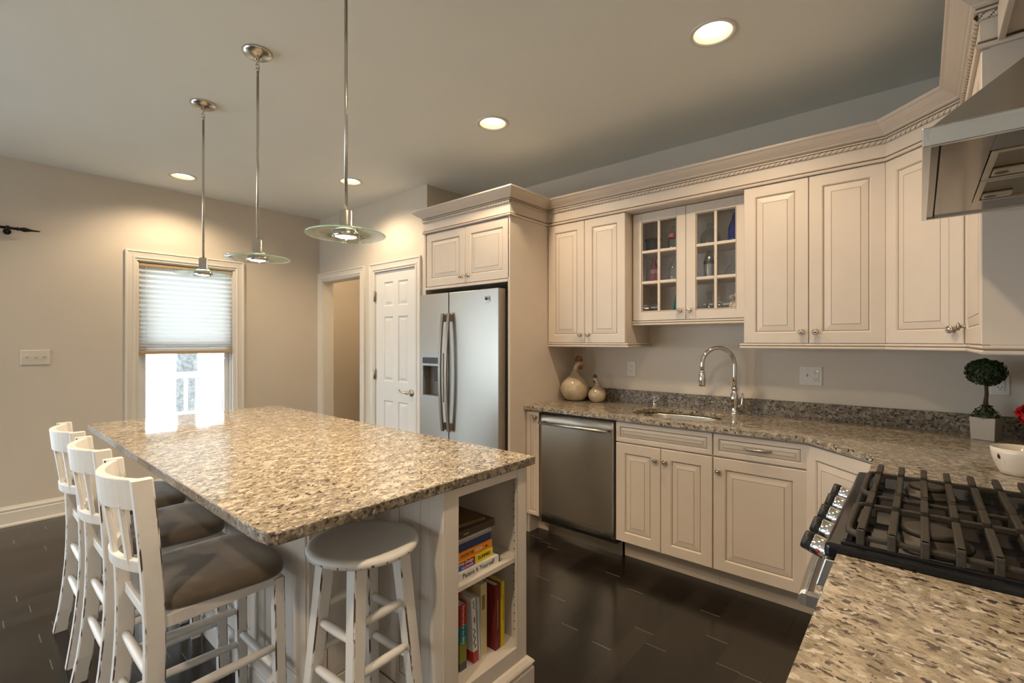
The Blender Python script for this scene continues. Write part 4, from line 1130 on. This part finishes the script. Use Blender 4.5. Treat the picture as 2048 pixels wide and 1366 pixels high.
# ------------------------------------------------------------------ bar chairs
def chamfer_bar(mb, path, wx, wy, ch=.004):
    """squared bar along a path of (x,y,z) with worn chamfers as second material"""
    loops = []
    for p in path:
        x, y, z = p
        a, b = wx/2, wy/2
        loops.append([(x-a+ch, y-b, z), (x+a-ch, y-b, z), (x+a, y-b+ch, z), (x+a, y+b-ch, z), (x+a-ch, y+b, z), (x-a+ch, y+b, z), (x-a, y+b-ch, z), (x-a, y-b+ch, z)])
    mb.rings(loops, True, True, True, 0, False, mis=[0, 1, 0, 1, 0, 1, 0, 1])
    return mb
def chair():
    """origin on the floor at the middle of the seat, facing +y"""
    t = thing('bar_chair', 'x', 'chair', (0, 0, 0), 0, 'distressed white bar chairs along the island')
    SZ = .60
    cw = [M['chair'], M['worn']]
    xb, xf = .182, .165
    def post_y(z):
        if z > .50: return -.163 - .030*((z-.50)/.47)**1.6
        return -.163 - .045*((.50-z)/.50)**2
    for s in (-1, 1):
        chamfer_bar(MB(local=True), [(s*(xb + (.010 if z < .1 else 0)), post_y(z), z) for z in [0, .1, .2, .3, .4, .5, .58, .66, .74, .82, .90, .984]], .034, .050).build('leg', cw, t)
    for s in (-1, 1):
        chamfer_bar(MB(local=True), [(s*(xf+.006*(1-z/.57)), .185+.010*(1-z/.57), z) for z in (0, .2, .4, .565)], .036, .036).build('leg', cw, t)
    def arc(z, zt, th, bow, nm, yoff=0):
        mb = MB(local=True); loops = []
        for k in range(13):
            f = -1+2*k/12; x = f*(xb-.012)
            y = post_y((z+zt)/2) - bow*(1-f*f) + yoff
            y0_ = post_y(z) - bow*(1-f*f); y1_ = post_y(zt) - bow*(1-f*f)
            loops.append([(x, y0_-th/2, z), (x, y0_+th/2, z), (x, y1_+th/2, zt), (x, y1_-th/2, zt)])
        mb.rings(loops, sm=False)
        return mb.build(nm, M['chair'], t, bevel=.003)
    arc(.892, .982, .022, .058, 'top_rail')
    arc(.708, .744, .020, .050, 'lower_back_rail')
    for xs in (-.095, 0, .095):
        f = xs/(xb-.012); mb = MB(local=True)
        loops = []
        for k in range(7):
            z = .730+.175*k/6; y = post_y(z) - (.048+.010*k/6)*(1-f*f)
            loops.append([(xs-.020, y-.006, z), (xs+.020, y-.006, z), (xs+.020, y+.006, z), (xs-.020, y+.006, z)])
        mb.rings(loops, sm=False); mb.build('slat', M['chair'], t, bevel=.002)
    # apron and seat
    mb = MB(local=True)
    mb.box(-xf, xf, .176, .196, SZ-.056, SZ-.018).box(-xb+.015, xb-.015, -.168, -.152, SZ-.058, SZ-.026)
    for s in (-1, 1):
        mb.rings([[(s*xb-.010, -.155, SZ-.056), (s*xb+.010, -.155, SZ-.056), (s*xb+.010, -.155, SZ-.018), (s*xb-.010, -.155, SZ-.018)], [(s*xf-.010, .185, SZ-.056), (s*xf+.010, .185, SZ-.056), (s*xf+.010, .185, SZ-.018), (s*xf-.010, .185, SZ-.018)]], sm=False)
    mb.build('apron', M['chair'], t, bevel=.002)
    mb = MB(local=True); loops = []
    def outline(k, z):
        pts = []
        n = 40
        for i in range(n):
            a = 2*PI*i/n; ca, sa = math.cos(a), math.sin(a); e = 2/5.0
            u = math.copysign(abs(ca)**e, ca); w = math.copysign(abs(sa)**e, sa)
            x = u*(.202 + .016*w); y = .026 + w*.190
            pts.append((x*k, (y-.026)*k+.026, z))
        return pts
    for k, z in ((.97, SZ-.018), (1.0, SZ-.008), (1.005, SZ+.006), (.985, SZ+.018), (.93, SZ+.027), (.75, SZ+.033), (.4, SZ+.036), (.05, SZ+.037)):
        loops.append(outline(k, z))
    mb.rings(loops); mb.build('seat', M['suede'], t)
    def rung(p0, p1):
        p0, p1 = Vector(p0), Vector(p1); q = [p0.lerp(p1, f) for f in (0, .25, .5, .75, 1)]
        MB(local=True).tube(q, [.011, .0135, .0145, .0135, .011], 12).build('stretcher', cw[0], t)
    for s in (-1, 1):
        rung((s*(xb-.002), post_y(.33), .33), (s*(xf+.003), .19, .33))
        rung((s*(xb-.002), post_y(.20), .20), (s*(xf+.003), .19, .20))
    rung((-xf, .190, .24), (xf, .190, .24)); rung((-xb, post_y(.40), .40), (xb, post_y(.40), .40)); rung((-xb, post_y(.25), .25), (xb, post_y(.25), .25))
    return t
ch = chair()
ch.location = (-1.84, .535, 0); ch.rotation_euler = (0, 0, rad(0)); ch['label'] = 'nearest white slat back bar chair with brown seat, beside the round stool'
dup(ch, (-2.39, .535, 0), rad(0), 'middle white slat back bar chair of the three along the island')
dup(ch, (-2.91, .535, 0), rad(0), 'white slat back bar chair nearest the window wall')

# ------------------------------------------------------------------ round stool
st = thing('bar_stool', 'round white distressed wooden stool tucked under the island end', 'stool', (-1.338, .842, 0), rad(40.56+8))
SZ = .748
MB(local=True).lathe([(.002, SZ-.030), (.10, SZ-.032), (.155, SZ-.030), (.168, SZ-.022), (.171, SZ-.013), (.167, SZ-.004), (.158, SZ), (.14, SZ-.002), (.09, SZ-.006), (.002, SZ-.008)], 48).build('seat', M['stool'], st)
MB(local=True).lathe([(.1688, SZ-.0215), (.1715, SZ-.0175), (.1716, SZ-.014)], 48, cap=False).build('worn_rim', M['worn3'], st)
legs = [(-1, 0), (0, -1), (1, 0), (0, 1)]
def lp(i, z):
    r = .112 + (.188-.112)*(SZ-.03-z)/(SZ-.03)
    return legs[i][0]*r, legs[i][1]*r
for i in range(4):
    mb = MB(local=True); loops = []
    for z in (0, .15, .3, .45, .6, SZ-.028):
        x, y = lp(i, z); w = .0185 + .004*(z/SZ); c_ = .004
        rt = math.atan2(legs[i][1], legs[i][0])+PI/4
        pts = []
        for (a, b_) in ((-w+c_, -w), (w-c_, -w), (w, -w+c_), (w, w-c_), (w-c_, w), (-w+c_, w), (-w, w-c_), (-w, -w+c_)):
            pts.append((x+a*math.cos(rt)-b_*math.sin(rt), y+a*math.sin(rt)+b_*math.cos(rt), z))
        loops.append(pts)
    mb.rings(loops, True, True, True, 0, False, mis=[0, 1, 0, 1, 0, 1, 0, 1]).build('leg', [M['stool'], M['worn2']], st)
for i in range(4):
    j = (i+1) % 4
    for z in ((.50, .36) if i % 2 == 0 else (.545, .405)):
        p0 = Vector((*lp(i, z), z)); p1 = Vector((*lp(j, z), z))
        MB(local=True).tube([p0.lerp(p1, f) for f in (0, .2, .5, .8, 1)], [.009, .0125, .014, .0125, .009], 12).build('rung', M['stool'], st)

# ------------------------------------------------------------------ range
RY0, RY1 = 1.243, 1.996
rg = thing('gas_range', 'stainless gas range with black cooktop between the granite counters', 'range', (.15, 1.62, 0))
RXF = -.150
MB().box(RXF+.035, XE-.004, RY0, RY1, .04, .895).build('body', M['steel'], rg)
MB().box(RXF-.012, XE-.004, RY0-.004, RY1+.003, .896, .930).build('cooktop', M['black'], rg, bevel=.010, bseg=3)
# raised rim and sunken well
mb = MB()
for a in ((RXF+.018, XE-.03, RY0+.012, RY0+.026), (RXF+.018, XE-.03, RY1-.026, RY1-.012), (RXF+.018, RXF+.032, RY0+.026, RY1-.026)):
    mb.box(*a, .928, .936)
mb.build('cooktop_rim', M['black'], rg, bevel=.003)
mb = MB()
T = Matrix.Translation((RXF, 0, 0))
mb.rings([[(RXF-.010, yy, .894), (RXF-.028, yy, .830), (RXF+.04, yy, .830), (RXF+.04, yy, .894)] for yy in (RY0, RY1)], sm=False)
mb.build('control_panel', M['steel'], rg, bevel=.003)
kd = Vector((-.95, 0, .30)).normalized()
for k in range(5):
    yk = 1.365+k*.128
    p = Vector((RXF-.018, yk, .868))
    kn = MB(axis_frame(p, kd)).lathe([(.027, 0), (.027, .006), (.024, .008), (.0235, .034), (.0225, .038), (.002, .038)], 24).build('control_knob', M['chrome'], rg)
    MB(axis_frame(p, kd)).lathe([(.0232, .034), (.0222, .052), (.019, .056), (.002, .056)], 24).build('knob_cap', M['blackp'], kn)
    if k == 0: MB(axis_frame(p+kd*.02 + Vector((0, -.0238, -.004)), (0, -1, 0))).lathe([(.0045, 0), (.004, .0008), (.001, .0009)], 10).build('red_mark', cm('knob_red', (.35, .02, .02)), kn)
od = MB().box(RXF-.020, RXF+.034, RY0+.004, RY1-.004, .20, .818).build('oven_door', M['steel'], rg, bevel=.004)
MB().box(RXF-.0215, RXF-.0195, RY0+.10, RY1-.10, .34, .70).build('oven_window', M['black'], od)
hb = MB(); pts = []
for k in range(21):
    f = -1+2*k/20
    pts.append((RXF-.055-.012*(1-f*f), 1.62+.335*f, .770))
hb.tube(pts, .0145, 14)
for s in (-1, 1): hb.box(RXF-.052, RXF-.018, 1.62+s*.325-.012, 1.62+s*.325+.012, .757, .783)
hb.build('oven_handle', M['steel'], od)
MB().box(RXF-.018, RXF+.034, RY0+.004, RY1-.004, .05, .192).build('drawer', M['steel'], rg, bevel=.004)
# burners
for (bx, by, br) in ((.015, 1.395, .052), (.015, 1.815, .044), (.300, 1.395, .044), (.300, 1.815, .052)):
    bb = MB().lathe([(br+.022, .930), (br+.018, .936), (br+.004, .938), (br+.002, .947), (.002, .947)], 32, (bx, by, 0)).build('burner', mat('burner_alloy', (.07, .058, .046), .5, .4, noise=.2, nscale=60), rg)
    MB().lathe([(br-.004, .947), (br-.002, .950), (br-.004, .957), (br-.010, .959), (.002, .959)], 32, (bx, by, 0)).build('burner_cap', M['iron'], bb)
    MB().cyl((bx-br-.014, by, .930), (bx-br-.014, by, .952), .004, seg=8).build('igniter', M['platew'], bb)
# grates: two cast iron frames with long fingers
def grate(ya, yb):
    mb = MB(); xa, xb_ = -.122, .455; h0, h1 = .952, .968; w = .0065
    def bar(p0, p1, w_=w, z0=h0, z1=h1):
        (ax, ay), (bx_, by_) = p0, p1
        if abs(ax-bx_) < 1e-6: mb.box(ax-w_, ax+w_, min(ay, by_), max(ay, by_), z0, z1)
        else: mb.box(min(ax, bx_), max(ax, bx_), ay-w_, ay+w_, z0, z1)
    yf = yb-.095; yn = ya+.02
    bar((xa+.03, yf), (xb_, yf), w, h0-.006, h1-.008)
    # rounded frame end
    for (y0_, y1_) in ((yn, yf),):
        pts = [(xa+.03, y1_, h0+.003)] + [(xa+.03-.03*math.sin(a), y1_-.03+.03*math.cos(a), h0+.003) for a in (.4, .8, 1.2, PI/2)] + [(xa, y0_+.03, h0+.002)] + [(xa+.03-.03*math.cos(a), y0_+.03-.03*math.sin(a), h0-.002) for a in (.4, .8, 1.2, PI/2)]
        mb.tube(pts, .0085, 8)
    bar((xa+.03, yn), (xb_, yn), w, h0-.010, h1-.016)
    xs = [xa+.024+.0525*k for k in range(11)]
    for x in xs:
        bar((x, yf-.012), (x, yb), .0075)
        bar((x, ya+.004), (x, yf-.055), .0075) if ya < 1.5 else bar((x, yn-.004), (x, yf-.055), .0075)
        mb.box(x-.0075, x+.0075, ya+.002, ya+.016, .930, h1)
    for x in (xa+.03, xb_-.02):
        for y_ in (yn, yf): mb.box(x-.008, x+.008, y_-.008, y_+.008, .929, h0)
    return mb.build('grate', M['iron'], rg, bevel=.0025)
grate(1.256, 1.600); grate(1.612, 1.975)

# ------------------------------------------------------------------ range hood
hd_ = thing('range_hood', 'stainless steel canopy range hood with filter underside on the wall', 'range hood', (.25, 1.63, 1.75))
HX0, HX1, HY0, HY1, HZ0, HZ1 = .002, XE-.003, 1.240, 1.998, 1.752, 1.789
mb = MB()
e = .012
mb.box(HX0, HX0+e, HY0, HY1, HZ0, HZ1).box(HX1-e, HX1, HY0, HY1, HZ0, HZ1).box(HX0+e, HX1-e, HY0, HY0+e, HZ0, HZ1).box(HX0+e, HX1-e, HY1-e, HY1, HZ0, HZ1)
mb.build('rim_band', M['rim'], hd_, bevel=.0015)
M['hoodtop'] = mat('hood_canopy_steel', (.46, .44, .41), .32, 1, bump=.04, bscale=40, stretch=(1, 1, 30))
CX0, CY0, CY1, CZ = .205, 1.485, 1.785, 2.005
mb = MB()
mb.rings([[(HX0+.012, HY0+.006, HZ1), (HX1, HY0+.006, HZ1), (HX1, HY1-.006, HZ1), (HX0+.012, HY1-.006, HZ1)], [(CX0, CY0, CZ), (HX1, CY0, CZ), (HX1, CY1, CZ), (CX0, CY1, CZ)]], sm=False, cap0=False)
mb.build('canopy', M['hoodtop'], hd_)
MB().box(CX0+.004, HX1, CY0+.004, CY1-.004, CZ, 2.26).build('chimney', M['hoodtop'], hd_)
ub = MB()
ub.box(HX0+e, HX0+.026, HY0+e, HY1-e, HZ0+.004, HZ0+.010)
ub.box(HX0+.029, HX0+.106, HY0+e, HY1-e, HZ0+.006, HZ0+.012)
ub.box(HX0+.106, HX1-e, HY0+e, 1.372, HZ0+.006, HZ0+.012).box(HX0+.106, HX1-e, 1.846, HY1-e, HZ0+.006, HZ0+.012)
M['under'] = mat('hood_underside', (.115, .09, .06), .15, 1, bump=.03, bscale=30)
ub.build('underside', M['under'], hd_, bevel=.001)
MB().box(HX0+.010, HX1-.010, HY0+.010, HY1-.010, HZ0+.024, HZ0+.027).build('inner_pan', M['blackp'], hd_)
M['filt'] = mat('filter_mesh', (.19, .155, .10), .38, 1, noise=.2, nscale=300, bump=.4, bscale=500)
M['latch'] = mat('latch_steel', (.44, .395, .31), .35, 1, noise=.03, nscale=30)
for ya, yb in ((1.375, 1.606), (1.612, 1.843)):
    xa, xb = HX0+.108, HX1-.03
    fo = MB().box(xa+.012, xb-.012, ya+.014, yb-.014, HZ0+.010, HZ0+.016).build('filter', M['filt'], hd_)
    f2 = MB().box(xa, xb, ya, ya+.014, HZ0+.004, HZ0+.016).box(xa, xb, yb-.014, yb, HZ0+.004, HZ0+.016).box(xa, xa+.012, ya+.014, yb-.014, HZ0+.004, HZ0+.016).box(xb-.012, xb, ya+.014, yb-.014, HZ0+.004, HZ0+.016)
    f2.build('filter_frame', M['latch'], fo, bevel=.001)
    yc = yb-.055
    pl = MB().box(xa+.014, xa+.070, yc-.026, yc+.026, HZ0+.003, HZ0+.010).build('latch_plate', M['latch'], fo, bevel=.002)
    MB().cyl((xa+.030, yc, HZ0+.0025), (xa+.030, yc, HZ0+.008), .012, seg=18).build('finger_recess', M['blackp'], pl)

# ------------------------------------------------------------------ things on the counter
def rooster(name, label, loc, s, head, comb_m, grp):
    t = thing(name, label, 'figurine', loc, 0, grp)
    prof = [(.002, 0), (.055, .001), (.075, .010), (.100, .040), (.112, .075), (.113, .100), (.102, .135), (.080, .160), (.055, .180), (.036, .198), (.026, .215), (.020, .235)]
    ce = mat('crackle_glaze_%s' % head, (.47, .38, .26), .10, noise=.22, nscale=14, coat=.5, bump=.05, bscale=60)
    MB(local=True).lathe([(r*s, z*s) for r, z in prof], 32).build('body', ce, t)
    dx = head
    nk = [(0, 0, .225), (dx*.004, 0, .250), (dx*.014, 0, .272), (dx*.030, 0, .286), (dx*.046, 0, .288)]
    MB(local=True).tube([(x*s, y*s, z*s) for x, y, z in nk], [.021*s, .0175*s, .0175*s, .019*s, .015*s], 14).ball((dx*.036*s, 0, .288*s), .021*s, .017*s, .018*s).build('neck', ce, t)
    MB(local=True).tube([(dx*.050*s, 0, .288*s), (dx*.072*s, 0, .280*s)], [.010*s, .001*s], 8).build('beak', M['inkg'], t)
    c = MB(local=True)
    for q, (px, pz, r) in enumerate(((.012, .318, .014), (.026, .330, .015), (.042, .326, .014), (.032, .312, .018), (.052, .312, .010))):
        c.ball((dx*px*s, 0, pz*s), r*s, .006*s, r*1.15*s, 12, 8)
    c.build('comb', comb_m, t)
    c = MB(local=True)
    for px, pz in ((.040, .262), (.048, .255), (.036, .250)): c.ball((dx*px*s, 0, pz*s), .011*s, .006*s, .014*s, 12, 8)
    c.build('wattle', comb_m, t)
    return t
r1 = rooster('ceramic_rooster', 'larger round cream ceramic rooster with brick red comb by the fridge panel', (-2.036, 3.130, .9145), 1.0, 1, mat('brick_red_glaze', (.18, .035, .018), .3, noise=.2, nscale=60), 'round ceramic roosters')
r1.rotation_euler = (0, 0, rad(20))
r2 = rooster('ceramic_rooster', 'smaller round ceramic rooster with dark comb looking back at the larger one', (-1.852, 3.150, .9145), .60, -1, mat('dark_brown_glaze', (.06, .03, .02), .3, noise=.2, nscale=60), 'round ceramic roosters')

# topiary
tp = thing('topiary', 'small boxwood topiary ball in a square white woven pot', 'plant', (.231, 3.126, .9145), rad(-21))
pw = .043
MB(local=True).rings([[(sx_*k, sy_*k, z) for sx_, sy_ in ((-1, -1), (1, -1), (1, 1), (-1, 1))] for k, z in ((pw*.96, 0), (pw*1.0, .05), (pw*1.06, .104), (pw*.96, .104), (pw*.94, .094))], sm=False).build('pot', M['potw'], tp, bevel=.002)
MB(local=True).tube([(0, 0, .09), (.003, .002, .13), (-.002, 0, .17), (.002, .001, .21), (0, 0, .27)], [.008, .0072, .0085, .007, .006], 9).build('trunk', M['barkm'], tp)
def leaves(n, gen, size):
    mb = MB(local=True)
    for _ in range(n):
        p, nrm = gen()
        a = axis_frame(p, nrm + Vector((random.uniform(-.6, .6), random.uniform(-.6, .6), random.uniform(-.6, .6)))) @ Matrix.Rotation(random.uniform(0, 6.28), 4, 'Z')
        s = size*random.uniform(.7, 1.3)
        pts = [a @ Vector(q) for q in ((-s, 0, 0), (-.3*s, -.5*s, .12*s), (.6*s, -.4*s, .1*s), (s, 0, 0), (.6*s, .4*s, .1*s), (-.3*s, .5*s, .12*s))]
        mb.f([mb.v(q) for q in pts])
    return mb
def g_ball():
    d = Vector((random.gauss(0, 1), random.gauss(0, 1), random.gauss(0, 1))).normalized()
    return Vector((0, 0, .312)) + Vector((d.x*.071, d.y*.071, d.z*.062))*random.uniform(.78, 1.04), d
def g_base():
    a = random.uniform(0, 6.28); r = random.uniform(0, .052)
    h = .102 + max(0, .055-.9*r)*random.uniform(0, 1.5)
    return Vector((r*math.cos(a), r*math.sin(a), h)), Vector((math.cos(a), math.sin(a), .8))
leaves(1500, g_ball, .0085).build('ball_foliage', M['leafd'], tp)
MB(local=True).ball((0, 0, .312), .060, .060, .052).build('inner_twigs', M['leafd'], tp)
leaves(330, g_base, .0085).build('base_foliage', M['leafd'], tp)

# red flower at the picture's edge
fl = thing('potted_flower', 'red ruffled flower in a dark pot beside the topiary', 'plant', (.375, 3.00, .9145))
MB(local=True).lathe([(.002, 0), (.035, 0), (.045, .05), (.042, .085), (.038, .085), (.036, .078), (.002, .078)], 24).build('pot', M['blackp'], fl)
MB(local=True).tube([(0, 0, .07), (.002, 0, .12)], .004, 8).build('stem', M['leafd'], fl)
def g_fl():
    d = Vector((random.gauss(0, 1), random.gauss(0, 1), random.gauss(0, 1))).normalized()
    return Vector((-.012, 0, .140)) + d*.044*random.uniform(.6, 1.05), d
leaves(420, g_fl, .016).build('petals', M['red'], fl)
def g_fl2():
    a = random.uniform(0, 6.28); r = random.uniform(.01, .055)
    return Vector((r*math.cos(a), r*math.sin(a), random.uniform(.075, .1))), Vector((math.cos(a), math.sin(a), 1))
leaves(60, g_fl2, .014).build('leaves', M['leafd'], fl)

# mug
mg = thing('mug', 'wide cream ceramic mug with small dark emblem on the counter behind the cooktop', 'mug', (.258, 2.375, .9145), rad(-12))
pr = [(.002, 0), (.046, 0), (.050, .003), (.056, .018), (.064, .040), (.070, .060), (.0728, .078), (.0735, .096), (.0715, .0975), (.069, .094), (.066, .062), (.058, .040), (.044, .018), (.03, .010), (.002, .010)]
pr = [(r, z*.93) for r, z in pr]
MB(local=True).lathe(pr, 48).build('body', M['white'], mg)
an = rad(-50); ca, sa = math.cos(an), math.sin(an)
hp = []
for q in range(13):
    a = -PI/2*1.05 + PI*1.05*q/12
    r = .062 + .030*math.cos(a); z = .050 + .030*math.sin(a)
    if q == 0: r -= .016
    hp.append((r*ca, r*sa, z))
hp = [(.060*ca, .060*sa, .078)] + hp[::-1]
MB(local=True).tube(hp, .0085, 10, flat=(1.2, .8)).build('handle', M['white'], mg)
def mug_mark(a0, z0, pts, nm):
    mb = MB(local=True); vs = []
    for da, dz in pts:
        z = z0+dz; r = .0686 + (z-.055)*.29 + .0012
        vs.append(mb.v((r*math.cos(a0+da), r*math.sin(a0+da), z)))
    mb.f(vs); return mb.build(nm, M['ink'], mg)
a0 = rad(232)
mug_mark(a0, .060, [(.075*math.cos(q*.7), .0075*math.sin(q*.7)+(.006 if q==2 else 0)) for q in range(9)], 'emblem')
mug_mark(a0, .046, [(-.22, -.0012), (.24, -.0012), (.24, .0012), (-.22, .0012)], 'emblem_line')

# ------------------------------------------------------------------ bottles behind the glass doors
def bottle(name, label, cat, x, y, z, prof, m, grp=None, extra=None, seg=24, sq=1.0):
    t = thing(name, label, cat, (x, y, z), 0, grp)
    MB(local=True).lathe(prof, seg, sy=sq).build('glass_body' if 'glass' in m.name else 'body', m, t)
    if extra:
        for nm, pf, mm in extra: MB(local=True).lathe(pf, seg, cap=False, sy=sq).build(nm, mm, t)
    return t
GX = 'bottles and jars in the glazed cabinet'
YB_ = 3.165
top, mid, bot = SH2+.0005, SH1+.0005, gz0+.0165
jar = cm('dark_wine_glass', (.035, .015, .014), rough=.2)
bottle('canister', 'dark brown lidded canister on the top shelf behind the left glass door', 'canister', -1.418, YB_, top, [(.002, 0), (.044, 0), (.046, .004), (.044, .075), (.046, .080), (.056, .083), (.058, .088), (.056, .094), (.004, .097)], jar, GX)
bottle('bottle', 'clear bottle with pink neck band on the top shelf behind the left glass door', 'bottle', -1.270, YB_, top, [(.002, 0), (.034, 0), (.036, .005), (.036, .085), (.030, .11), (.014, .14), (.012, .165), (.002, .166)], M['clear'], GX, [('pink_band', [(.0365, .085), (.0362, .095), (.031, .112)], cm('pink_label', (.45, .10, .12)))])
bottle('bottle', 'red bottle with white script on the middle shelf behind the left glass door', 'bottle', -1.410, YB_, mid, [(.002, 0), (.031, 0), (.032, .004), (.031, .055), (.029, .062), (.030, .095), (.026, .118), (.015, .145), (.0135, .165), (.015, .168), (.015, .176), (.002, .177)], cm('red_aluminium', (.34, .015, .02), rough=.25), GX, [('script_band', [(.0302, .064), (.0308, .078), (.0308, .092)], mat('white_script', (.45, .16, .15), .4, noise=.9, nscale=60))])
bottle('bottle', 'slim clear bottle on the middle shelf behind the left glass door', 'bottle', -1.262, YB_, mid, [(.002, 0), (.040, 0), (.042, .005), (.041, .075), (.030, .115), (.014, .14), (.013, .16), (.015, .163), (.002, .165)], M['clear'], GX)
bottle('jar', 'small clear jar with flared rim on the bottom shelf behind the left glass door', 'jar', -1.402, YB_, bot, [(.002, 0), (.032, 0), (.034, .006), (.034, .06), (.026, .072), (.024, .10), (.026, .118), (.014, .128), (.012, .14), (.002, .141)], M['clear'], GX)
tag(MB().lathe([(.002, bot), (.030, bot), (.034, bot+.006), (.028, bot+.012), (.002, bot+.012)], 20, (-1.385, 3.09, 0)).build('saucer', M['white']), 'tiny white saucer on the bottom shelf beside the clear jar', 'dish')
bottle('bottle', 'teal tapering glass bottle on the bottom shelf behind the left glass door', 'bottle', -1.242, YB_-.01, bot, [(.002, 0), (.052, 0), (.052, .006), (.030, .085), (.015, .135), (.013, .160), (.002, .161)], M['tealg'], GX, seg=8)
bottle('bottle', 'big round clear jug on the top shelf behind the right glass door', 'bottle', -1.028, YB_, top, [(.002, 0), (.058, 0), (.062, .010), (.062, .045), (.052, .078), (.030, .100), (.018, .110), (.017, .128), (.021, .131), (.020, .140), (.002, .141)], M['clear'], GX)
bottle('bottle', 'cobalt blue bottle on the top shelf behind the right glass door', 'bottle', -.880, YB_, top, [(.002, 0), (.037, 0), (.039, .006), (.039, .085), (.036, .105), (.018, .150), (.0145, .18), (.016, .183), (.002, .19)], M['blueg'], GX)
bottle('bottle', 'brushed aluminium bottle with dark band on the middle shelf behind the right glass door', 'bottle', -1.036, YB_, mid, [(.002, 0), (.031, 0), (.033, .004), (.034, .105), (.032, .125), (.024, .150), (.016, .160), (.016, .172), (.014, .176), (.002, .177)], mat('bare_aluminium', (.55, .53, .50), .28, 1, noise=.1, nscale=40), GX, [('dark_band', [(.0345, .090), (.0346, .100), (.0342, .112)], mat('printed_band', (.12, .11, .10), .4, .5, noise=.8, nscale=90))])
bottle('bottle', 'clear conical flask with thin neck on the middle shelf behind the right glass door', 'bottle', -.890, YB_, mid, [(.002, 0), (.058, 0), (.061, .008), (.054, .030), (.030, .065), (.012, .085), (.0095, .12), (.012, .128), (.002, .129)], M['clear'], GX)
bottle('bottle', 'narrow clear bottle with ringed neck on the bottom shelf behind the right glass door', 'bottle', -1.034, YB_, bot, [(.002, 0), (.036, 0), (.037, .006), (.034, .04), (.020, .10), (.013, .13), (.015, .150), (.018, .158), (.018, .168), (.014, .17), (.002, .171)], M['clear'], GX)
tag(MB().lathe([(.002, bot), (.045, bot), (.055, bot+.012), (.053, bot+.015), (.042, bot+.006), (.002, bot+.005)], 28, (-.960, 3.115, 0)).build('shallow_dish', M['white']), 'shallow white dish on the bottom shelf in front of the coral', 'dish')
co = MB()
rnd = random.Random(3)
cols = [(-.884, 3.185, bot)]
for k in range(46):
    a = rnd.uniform(0, 6.28); h = rnd.uniform(.012, .135); r = .042*(1-.45*h/.135)*rnd.uniform(.3, 1)
    rr = rnd.uniform(.009, .016)
    co.ball((-.886+r*math.cos(a), 3.180+r*math.sin(a)*.8, bot+max(h, rr)), rr, rr, rr*1.1, 9, 6)
co.tube([(-.886, 3.18, bot), (-.886, 3.18, bot+.12)], [.03, .018], 10)
tag(co.build('coral', mat('white_coral', (.66, .60, .50), .8, noise=.1, nscale=50, bump=.5, bscale=120)), 'knobbly white coral piece on the bottom shelf behind the right glass door', 'ornament')

# ------------------------------------------------------------------ outside the window
struct(MB().box(-30, -5.3, -14, 16, -1.3, -1.2).build('lawn', M['grass']))
struct(MB().box(-7.62, -5.30, -3, 2.42, -.16, -.06).build('deck', M['deck']))
rl = thing('deck_railing', 'white slatted deck railing outside the window', 'railing', (-7.5, 1.0, -.06))
MB().box(-7.54, -7.46, -2.8, 2.22, .88, .96).build('top_rail', M['vinyl'], rl)
MB().box(-7.53, -7.47, -2.8, 2.22, .36, .43).build('bottom_rail', M['vinyl'], rl)
for k in range(37):
    y = -2.7+k*.135
    MB().box(-7.515, -7.485, y-.02, y+.02, .43, .88).build('baluster', M['vinyl'], rl)
for y in (-2.75, 2.24): MB().box(-7.56, -7.44, y-.06, y+.06, -.06, 1.04).build('post', M['vinyl'], rl)
tr = thing('tree', 'grey tree trunk standing in the yard behind the deck railing', 'tree', (-12.2, 3.32, -1.2))
MB().tube([(-12.2, 3.32, -1.25), (-12.2, 3.30, 0), (-12.2, 3.32, 1.2), (-12.2, 3.30, 3.0), (-12.3, 3.2, 5.5)], [.26, .21, .19, .17, .12], 16).build('trunk', M['bark'], tr)
MB().tube([(-12.2, 3.32, 1.30), (-12.0, 3.9, 1.62), (-11.9, 4.6, 1.75)], [.06, .05, .03], 8).build('branch', M['bark'], tr)
sd_ = MB()
for k in range(26):
    z = -1.1+k*.16
    sd_.rings([[(x, 2.46, z), (x, 2.44, z), (x, 2.455, z+.158), (x, 2.46, z+.158)] for x in (-7.9, -5.35)], sm=False)
struct(sd_.build('exterior_siding_wall', M['siding']))
